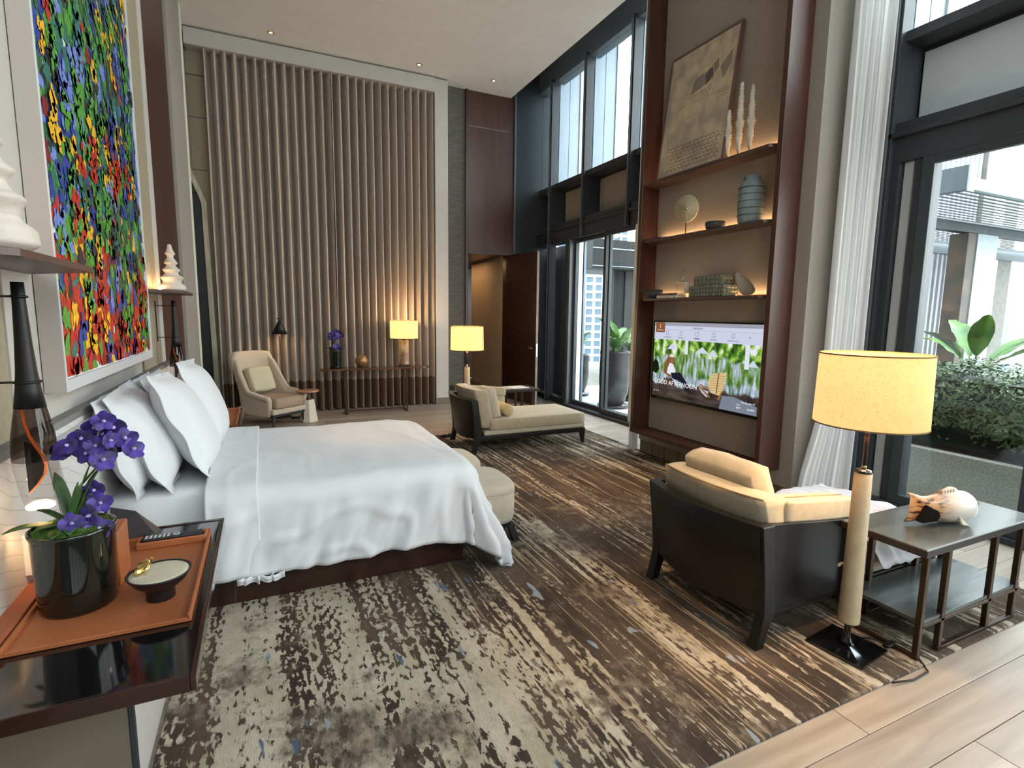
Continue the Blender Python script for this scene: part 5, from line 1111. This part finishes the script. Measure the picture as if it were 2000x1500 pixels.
# television
tv = thing('television', 'flat wall television showing a lakeside welcome screen', 'television', (3.82, 3.79, .69))
wo('casing', G().rbox(3.765, 3.818, 3.085, 4.495, .685, 1.505, .004), mat('tv_black', '#0b0b0d', .2), tv)
def scr(ci):
    return ci
SX = 3.7635; sy0, sy1, sz0, sz1 = 3.105, 4.475, .715, 1.490
def SC(u, v): return (sy1-(sy1-sy0)*u, sz0+(sz1-sz0)*v)      # u from the left as seen, v up
def scr_mat():
    m = bpy.data.materials.new('screen_picture'); m.use_nodes = True; n = m.node_tree.nodes; l = m.node_tree.links; b = n['Principled BSDF']; b.inputs['Base Color'].default_value = (0, 0, 0, 1); b.inputs['Roughness'].default_value = .25
    tc = n.new('ShaderNodeTexCoord'); sp = n.new('ShaderNodeSeparateXYZ'); l.new(tc.outputs['Object'], sp.inputs[0])
    def noi(sc, det=3, off=(0, 0, 0)):
        mp = n.new('ShaderNodeMapping'); mp.inputs['Scale'].default_value = sc; mp.inputs['Location'].default_value = off; l.new(tc.outputs['Object'], mp.inputs[0]); z = n.new('ShaderNodeTexNoise'); z.inputs['Scale'].default_value = 1; z.inputs['Detail'].default_value = det; l.new(mp.outputs[0], z.inputs[0]); return z.outputs[0]
    def ramp(x, st):
        q = n.new('ShaderNodeValToRGB'); l.new(x, q.inputs[0]); e = q.color_ramp.elements; e[0].position, e[0].color = st[0][0], hexc(st[0][1]); e[1].position, e[1].color = st[-1][0], hexc(st[-1][1])
        for p, c in st[1:-1]: k = e.new(p); k.color = hexc(c)
        return q.outputs[0]
    def mx(f, a, b_):
        q = n.new('ShaderNodeMix'); q.data_type = 'RGBA'; l.new(f, q.inputs[0]); l.new(a, q.inputs[6]); l.new(b_, q.inputs[7]); return q.outputs[2]
    def mr(x, a, b_, c=0, d=1):
        q = n.new('ShaderNodeMapRange'); l.new(x, q.inputs[0])
        for i, v in enumerate((a, b_, c, d)): q.inputs[i+1].default_value = v
        return q.outputs[0]
    trees = ramp(noi((1, 14, 10), 5), [(.35, '#1d3a14'), (.47, '#4f8a25'), (.55, '#a8cf5a'), (.62, '#e8ecf4')])
    reeds = ramp(noi((1, 26, 7), 4, (0, 3, 0)), [(.36, '#35602a'), (.48, '#6f9a45'), (.57, '#9fb2b5'), (.65, '#c9d6ea')])
    water = ramp(noi((1, 30, 6), 3, (0, 8, 2)), [(.35, '#53705a'), (.48, '#8fa3a8'), (.62, '#c3d0e6')])
    deck = ramp(noi((1, 6, 18), 3), [(.35, '#211a17'), (.6, '#4b403c')])
    z = sp.outputs[2]; nzz = noi((1, 5, 3), 2, (0, 1, 1))
    a = n.new('ShaderNodeMath'); a.operation = 'MULTIPLY_ADD'; l.new(nzz, a.inputs[0]); a.inputs[1].default_value = .28; l.new(z, a.inputs[2])
    c = mx(mr(a.outputs[0], 1.13, 1.10), reeds, water); c = mx(mr(a.outputs[0], 1.27, 1.30), c, trees); c = mx(mr(a.outputs[0], 1.05, 1.02), c, deck)
    l.new(c, b.inputs['Emission Color']); b.inputs['Emission Strength'].default_value = SCRN; return m
wo('screen', G().box(SX, 3.766, sy0, sy1, sz0, sz1), scr_mat(), tv)
def flat(pts, col, d=.0006, s=1.0, name='screen_graphic'):
    return wo(name, G().prism([SC(u, v) for u, v in pts], SX-d-.0004, SX-d, 'x'), emis('screen_'+col[1:], col, SCRN*s), tv)
R4 = lambda a, b, c, d: [(a, b), (c, b), (c, d), (a, d)]
flat(R4(0, .775, 1, 1.0), '#cfd3ea', .0004); flat(R4(0, .955, 1, 1.0), '#9fa0ac', .0008); flat(R4(.13, .906, 1, .909), '#9a9cae', .001)
flat(R4(.012, .865, .115, .998), '#8a5a3a', .0012); flat([(.06, .975), (.066, .975), (.066, .92), (.06, .92)], '#e2d3c4', .0016); flat(R4(.03, .892, .10, .899), '#e2d3c4', .0016)
# pavilion posts and parasols, seated guest, rattan chair
flat(R4(.335, .60, .365, .775), '#dfe6f0', .0010); flat(R4(.865, .50, .90, .775), '#dfe6f0', .0010)
for (a, b, w) in ((.2, .70, .10), (.5, .68, .13), (.6, .66, .10), (.93, .58, .08)): flat([(a-w/2, b-.05), (a+w/2, b-.05), (a, b+.03)], '#cfd8ea', .0009)
flat([(.12, .33), (.20, .28), (.24, .40), (.235, .53), (.20, .58), (.165, .56), (.13, .46)], '#8a5f38', .0011, .9); flat([(.16, .33), (.24, .30), (.25, .38), (.22, .46), (.185, .47), (.165, .40)], '#e6e8f2', .0013)
flat([(.195, .47), (.225, .48), (.225, .55), (.20, .56), (.19, .52)], '#9a6a4c', .0014); flat([(.175, .545), (.235, .55), (.225, .58), (.195, .585)], '#f0e8d8', .0016)
flat([(.20, .34), (.30, .36), (.37, .24), (.40, .14), (.36, .13), (.31, .24), (.22, .27)], '#1e2030', .0015)
flat([(.13, .26), (.22, .22), (.24, .17), (.13, .2)], '#6f4424', .0016)
flat([(.565, .28), (.60, .40), (.73, .44), (.715, .28), (.69, .15), (.60, .17)], '#d8c08a', .0015)
for k in range(7): flat([(.575+.004*k, .20+.030*k), (.705+.003*k, .205+.030*k), (.705+.003*k, .209+.030*k), (.575+.004*k, .204+.030*k)], '#8f7344', .0018)
flat([(.645, .17), (.655, .17), (.668, .42), (.658, .42)], '#8f5f34', .0020); flat([(.49, .22), (.50, .23), (.60, .12), (.59, .10)], '#a06a38', .0018); flat([(.50, .26), (.57, .22), (.57, .20), (.50, .24)], '#a06a38', .0018); flat([(.49, .21), (.58, .18), (.57, .10), (.52, .15)], '#b9c0d0', .0014)
flat([(.66, .10), (.68, .10), (.70, .2), (.69, .2)], '#a06a38', .0018); flat([(.68, .0), (.98, .0), (.98, .10), (.80, .17), (.70, .16)], '#7c8494', .0010)
flat([(.0, .33), (.04, .30), (.07, .36), (.06, .46), (.03, .50), (.0, .46)], '#14240f', .0012)
mw = emis('screen_text_white', '#f4f4f8', SCRN); mk = emis('screen_text_dark', '#4a4a5a', SCRN)
def stext(txt, size, u, v, m, al='LEFT', bold=0):
    y, z = SC(u, v); o = text_mesh(txt, size, tv, m, y, z, SX-.003, 'screen_lettering', al, bold=bold); o.location = -Vector(tv.location); return o
stext('GOOD AFTERNOON', .066, .018, .175, mw); stext('BANGKOK', .026, .405, .922, mk); 
for u, s_ in ((.145, 'Guest Requests'), (.29, 'Preferences'), (.445, 'Television'), (.60, 'My Media'), (.765, 'Guest Directory')): stext(s_, .019, u, .800, mk, 'CENTER', .0006 if s_ == 'Television' else 0)
for u in (.145, .29, .445, .60, .765):
    y, z = SC(u, .862); g = G(); w = .028 if u == .445 else .017; h_ = .019
    for q in ((y-w, y+w, z+h_-.003, z+h_), (y-w, y+w, z-h_, z-h_+.003), (y-w, y-w+.003, z-h_, z+h_), (y+w-.003, y+w, z-h_, z+h_)): g.box(SX-.0032, SX-.003, *q)
    wo('screen_icon', g, mk, tv)
stext('>', .04, .885, .835, mk); stext('Monday Jan 19', .024, .965, .115, mw, 'RIGHT'); stext('88\u00b0F', .026, .86, .045, mw, 'RIGHT'); stext('4:43PM', .026, .965, .045, mw, 'RIGHT'); stext('o  o  o', .03, .02, .065, mw)
stext('Local', .018, .85, .085, mw, 'RIGHT')
# ---- shelf objects
m_slate = mat('slate_ceramic', '#525c5f', .7, var=.12, scale=14, bump=.2, bscale=80); m_blk_c = mat('charcoal_ceramic', '#2f3335', .6, var=.1)
z3, z2, z1 = SH
def put(name, lab, cat, x, y, z, rz=0): return thing(name, lab, cat, (x, y, z), rz)
t = put('dark_bowl', 'dark charcoal bowl at the far end of the lowest niche shelf', 'bowl', 3.70, 4.44, z3); obj('bowl_body', G().lathe([(.001, 0), (.06, 0), (.075, .01), (.085, .05), (.088, .09), (.082, .09), (.076, .05), (.06, .02), (.001, .016)], n=40), m_blk_c, t, smooth=True)
for k, (lab, c, h0, h1, a, b) in enumerate((('white book at the bottom of the small pile on the lowest niche shelf', '#cfc8bf', 0, .024, 4.03, 4.31), ('black book on top of the small pile on the lowest niche shelf', '#26242a', .0245, .045, 4.02, 4.30))):
    t = put('book', lab, 'book', 3.71, (a+b)/2, z3+h0); hh = h1-h0; w = (b-a)/2
    obj('cover', G().box(-.085, .07, -w, w, 0, .0025).box(-.085, .07, -w, w, hh-.0025, hh).box(-.085, -.082, -w, w, .0025, hh-.0025), mat('book_cover_%d' % k, c, .5, var=0), t); obj('pages', G().box(-.082, .066, -w+.003, w-.003, .0025, hh-.0025), mat('paper', '#d9d2c4', .8), t)
    if k == 0:
        gg = G()
        for q in range(7): gg.box(-.0856, -.085, w-.05-q*.022, w-.035-q*.022, .009, .014)
        gg.box(-.0856, -.085, -w+.02, -w+.03, .006, .018); obj('spine_print', gg, m_blackm, t)
t = put('glass_block', 'small white-sided glass display block beside the studded boxes', 'ornament', 3.73, 4.05, z3+.0455); obj('white_side', G().rbox(-.07, .05, -.10, -.085, 0, .10, .002), m_white, t); obj('glass_body', G().rbox(-.04, .04, -.083, .06, 0, .10, .002), glass_mat('window_glass'), t); obj('top_plate', G().box(-.05, .05, -.085, .07, .1, .104), mat('pale_plate', '#b9ad9b', .4), t)
t = put('glass_vase', 'small clear glass bottle on top of the display block', 'vase', 3.73, 4.06, z3+.1495); obj('vase_body', G().lathe([(.018, 0), (.03, .01), (.032, .04), (.02, .08), (.014, .10), (.024, .135), (.022, .135), (.012, .10), (.018, .08), (.029, .04), (.028, .012), (.001, .006)], n=24, cap=False), glass_mat('window_glass'), t, smooth=True)
m_stud = mat('studded_verdigris', '#6c7066', .5, .3, var=.1, scale=30)
def studded(lab, y0, y1, z, h, rows, x0, x1):
    t = put('studded_box', lab, 'box', (x0+x1)/2, (y0+y1)/2, z); wx, wy = (x1-x0)/2, (y1-y0)/2
    obj('box_body', G().rbox(-wx, wx, -wy, wy, 0, h*.64, .003), m_stud, t); obj('lid', G().rbox(-wx-.002, wx+.002, -wy-.002, wy+.002, h*.66, h, .003), m_stud, t)
    ny = int((y1-y0)/(h/rows)); sp_ = (y1-y0)/ny; hs = h/rows
    for nm, rng in (('studs', range(rows)),):
        g = G()
        for j in rng:
            for i in range(ny):
                a, b, c_, d_ = -wy+i*sp_+.001, -wy+(i+1)*sp_-.001, j*hs+.001, (j+1)*hs-.001; xx = -wx-.002
                g.add([(xx, a, c_), (xx, b, c_), (xx, b, d_), (xx, a, d_), (xx-.012, (a+b)/2, (c_+d_)/2)], [(0, 1, 4), (1, 2, 4), (2, 3, 4), (3, 0, 4)])
            nx = max(2, int((x1-x0)/sp_)); sx_ = (x1-x0)/nx
            for i in range(nx):
                a, b, c_, d_ = -wx+i*sx_+.001, -wx+(i+1)*sx_-.001, j*hs+.001, (j+1)*hs-.001; yy = -wy-.002
                g.add([(a, yy, c_), (b, yy, c_), (b, yy, d_), (a, yy, d_), ((a+b)/2, yy-.012, (c_+d_)/2)], [(0, 1, 4), (1, 2, 4), (2, 3, 4), (3, 0, 4)])
        obj('studs', g, m_stud, t, kind='stuff')
    return t
studded('larger studded grey-green box on the lowest niche shelf', 3.46, 3.88, z3, .105, 3, 3.645, 3.80)
studded('smaller studded grey-green box on top of the larger one', 3.50, 3.84, z3+.106, .085, 2, 3.66, 3.79)
t = put('shell_bowl', 'pale folded shell-shaped bowl at the near end of the lowest niche shelf', 'bowl', 3.71, 3.28, z3)
def shl(u, v):
    a = (u-.5)*PI*1.15; r = .02+.085*math.sin(v*PI*.5); return (r*.55*math.sin(v*2.4)*math.cos(a)-.0, .105*math.sin(a)*v**.6+.02*v, .008+.17*(1-math.cos(v*PI*.55))*(.55+.45*math.cos(a-1.3)))
obj('shell', G().grid(shl, 20, 14), mat('pale_shell', '#8f8778', .5, var=.05), t, smooth=True, recalc=False, solid=.005)
t = put('stone_disc', 'round pale stone disc on a thin black stand on the middle shelf', 'sculpture', 3.70, 4.03, z2, .25)
obj('disc', G().lathe([(.001, -.012), (.018, -.012), (.018, -.010), (.125, -.011), (.128, 0), (.125, .011), (.018, .010), (.018, .012), (.001, .012)], n=56).xf(Matrix.Translation((0, 0, .245)) @ Matrix.Rotation(PI/2, 4, 'Y')), mat('pitted_limestone', '#aaa389', .7, var=.1, scale=30, bump=.4, bscale=60), t, smooth=True)
obj('hub', G().lathe([(.016, -.016), (.018, 0), (.010, .0), (.001, -.014)], n=20).xf(Matrix.Translation((0, 0, .245)) @ Matrix.Rotation(PI/2, 4, 'Y')), m_chrome, t, smooth=True); obj('stand', G().tube([(0, 0, .0), (0, 0, .12)], .005, 8).rbox(-.03, .03, -.03, .03, 0, .006, .001), m_blackm, t)
t = put('dark_bowl', 'small dark grey bowl in the middle of the middle niche shelf', 'bowl', 3.70, 3.66, z2); obj('bowl_body', G().lathe([(.001, 0), (.06, 0), (.078, .012), (.085, .05), (.083, .07), (.077, .07), (.072, .03), (.001, .012)], n=40), m_blk_c, t, smooth=True)
t = put('flat_tray', 'low dark wooden tray at the far end of the middle niche shelf', 'tray', 3.70, 4.44, z2); obj('tray_body', G().rbox(-.06, .06, -.12, .11, 0, .018, .003), m_maho, t); obj('metal_edge', G().rbox(-.06, .06, -.20, -.12, 0, .012, .002), m_chrome, t)
t = put('striped_vase', 'tall blue-grey barrel vase with dark ring lines on the middle niche shelf', 'vase', 3.705, 3.29, z2)
obj('vase_body', G().lathe([(.001, 0), (.080, 0), (.093, .02), (.100, .08), (.102, .16), (.100, .24), (.094, .31), (.082, .335), (.066, .342), (.064, .38), (.056, .38), (.054, .34), (.001, .33)], n=48), mat('blue_grey_stoneware', '#6a787b', .7, var=.10, scale=16, bump=.3, bscale=60), t, smooth=True)
for zz in (.065, .12, .175, .23, .285): obj('ring_line', G().lathe([(.0985, zz-.003), (.1035, zz-.002), (.1035, zz+.002), (.0985, zz+.003)], n=48, cap=False), m_blk_c, t)
# leaning picture + three wrapped totems
t = thing('leaning_picture', 'tall framed gold and grey temple picture leaning on the highest niche shelf', 'picture', (3.665, 4.01, z1), tilt=(0, RX(7.0), 0))
obj('picture_frame', G().rbox(-.02, .018, -.44, -.42, 0, 1.17, .002).rbox(-.02, .018, .40, .42, 0, 1.17, .002).rbox(-.02, .018, -.42, .40, 0, .02, .002).rbox(-.02, .018, -.42, .40, 1.15, 1.17, .002), mat('brown_frame', '#5d4740', .5), t)
mp_ = mat('temple_print', '#b8a68e', .7, var=0, col2='#8f867a', scale=6, detail=9)
obj('print', G().box(-.014, .010, -.42, .40, .02, 1.15), mp_, t)
g = G()
def ln(a, b, w=.003): 
    (y0, z0), (y1, z1_) = a, b; d = Vector((y1-y0, z1_-z0)).normalized(); nn = Vector((-d.y, d.x))*w
    g.prism([(y0-nn.x, z0-nn.y), (y1-nn.x, z1_-nn.y), (y1+nn.x, z1_+nn.y), (y0+nn.x, z0+nn.y)], -.0162, -.0142, 'x')
for pl in ([(.10, .72), (.06, .86), (-.16, .90), (-.20, .78)], [(.10, .72), (-.10, .74), (-.20, .78)], [(-.06, .86), (-.22, .96), (-.24, .86), (-.10, .74)], [(-.24, .86), (-.38, .98), (-.38, .84), (-.30, .72)], [(-.10, .74), (-.16, .66), (-.24, .86)], [(.14, .68), (-.40, .66)], [(.2, .62), (-.40, .60)], [(.12, .60), (.12, .50), (-.05, .50)], [(-.22, .96), (-.235, 1.01)], [(-.38, .98), (-.39, 1.02)]):
    for a, b in zip(pl[:-1], pl[1:]): ln(a, b)
obj('print_linework', g, mat('pale_gold_line', '#cbb48c', .5), t)
g = G()
for pl in ([(.06, .855), (-.15, .895), (-.19, .785), (.095, .725)], [(-.07, .86), (-.215, .95), (-.235, .865), (-.10, .75)], [(-.25, .86), (-.375, .965), (-.375, .84), (-.30, .73)]): g.prism(pl, -.0152, -.0142, 'x')
obj('roof_shapes', g, mat('grey_roof_print', '#7b726a', .7), t)
g = G()
for j in range(7):
    for i in range(13):
        yy = .28-i*.05-(j % 2)*.025; zz = .05+j*.035
        if yy < -.40: continue
        for q in range(5): a0, a1 = PI*q/5, PI*(q+1)/5; p = (yy+.025*math.cos(a0), zz+.022*math.sin(a0)); p2 = (yy+.025*math.cos(a1), zz+.022*math.sin(a1)); g.prism([p, p2, (p2[0], p2[1]-.004), (p[0], p[1]-.004)], -.0158, -.0142, 'x')
obj('scale_pattern', g, mat('brown_print_line', '#6a5038', .6), t, kind='stuff')
for k, (y, h, lab) in enumerate(((3.575, .42, 'shortest white wrapped totem on the highest niche shelf, next to the picture'), (3.455, .60, 'tallest white wrapped totem, in the middle of the three'), (3.34, .54, 'white wrapped totem nearest the camera on the highest niche shelf'))):
    t = thing('wrapped_totem', lab, 'sculpture', (3.70, y, z1), group='white wrapped totems'); pr = []
    n = 44
    for i in range(n+1): v_ = i/n; r = .012+.020*math.sin(PI*min(1, v_*1.02))**.7*(1-.55*v_)+.004*math.sin(i*2.4)+.007*math.exp(-((v_-.42)/.05)**2); pr.append((r if 0 < i < n else .006, .045+(h-.045)*v_))
    obj('totem_body', G().lathe(pr, n=14, wob=lambda a, z: 1+.10*math.sin(a*2+z*60)), mat('white_wrapped_paper', '#bab5a8', .85, bump=.4, bscale=60), t, smooth=True)
    obj('spike', G().tube([(0, 0, 0), (0, 0, .06)], .004, 8), m_blackm, t); obj('foot', G().rbox(-.025, .025, -.03, .03, 0, .008, .002), m_blackm, t)
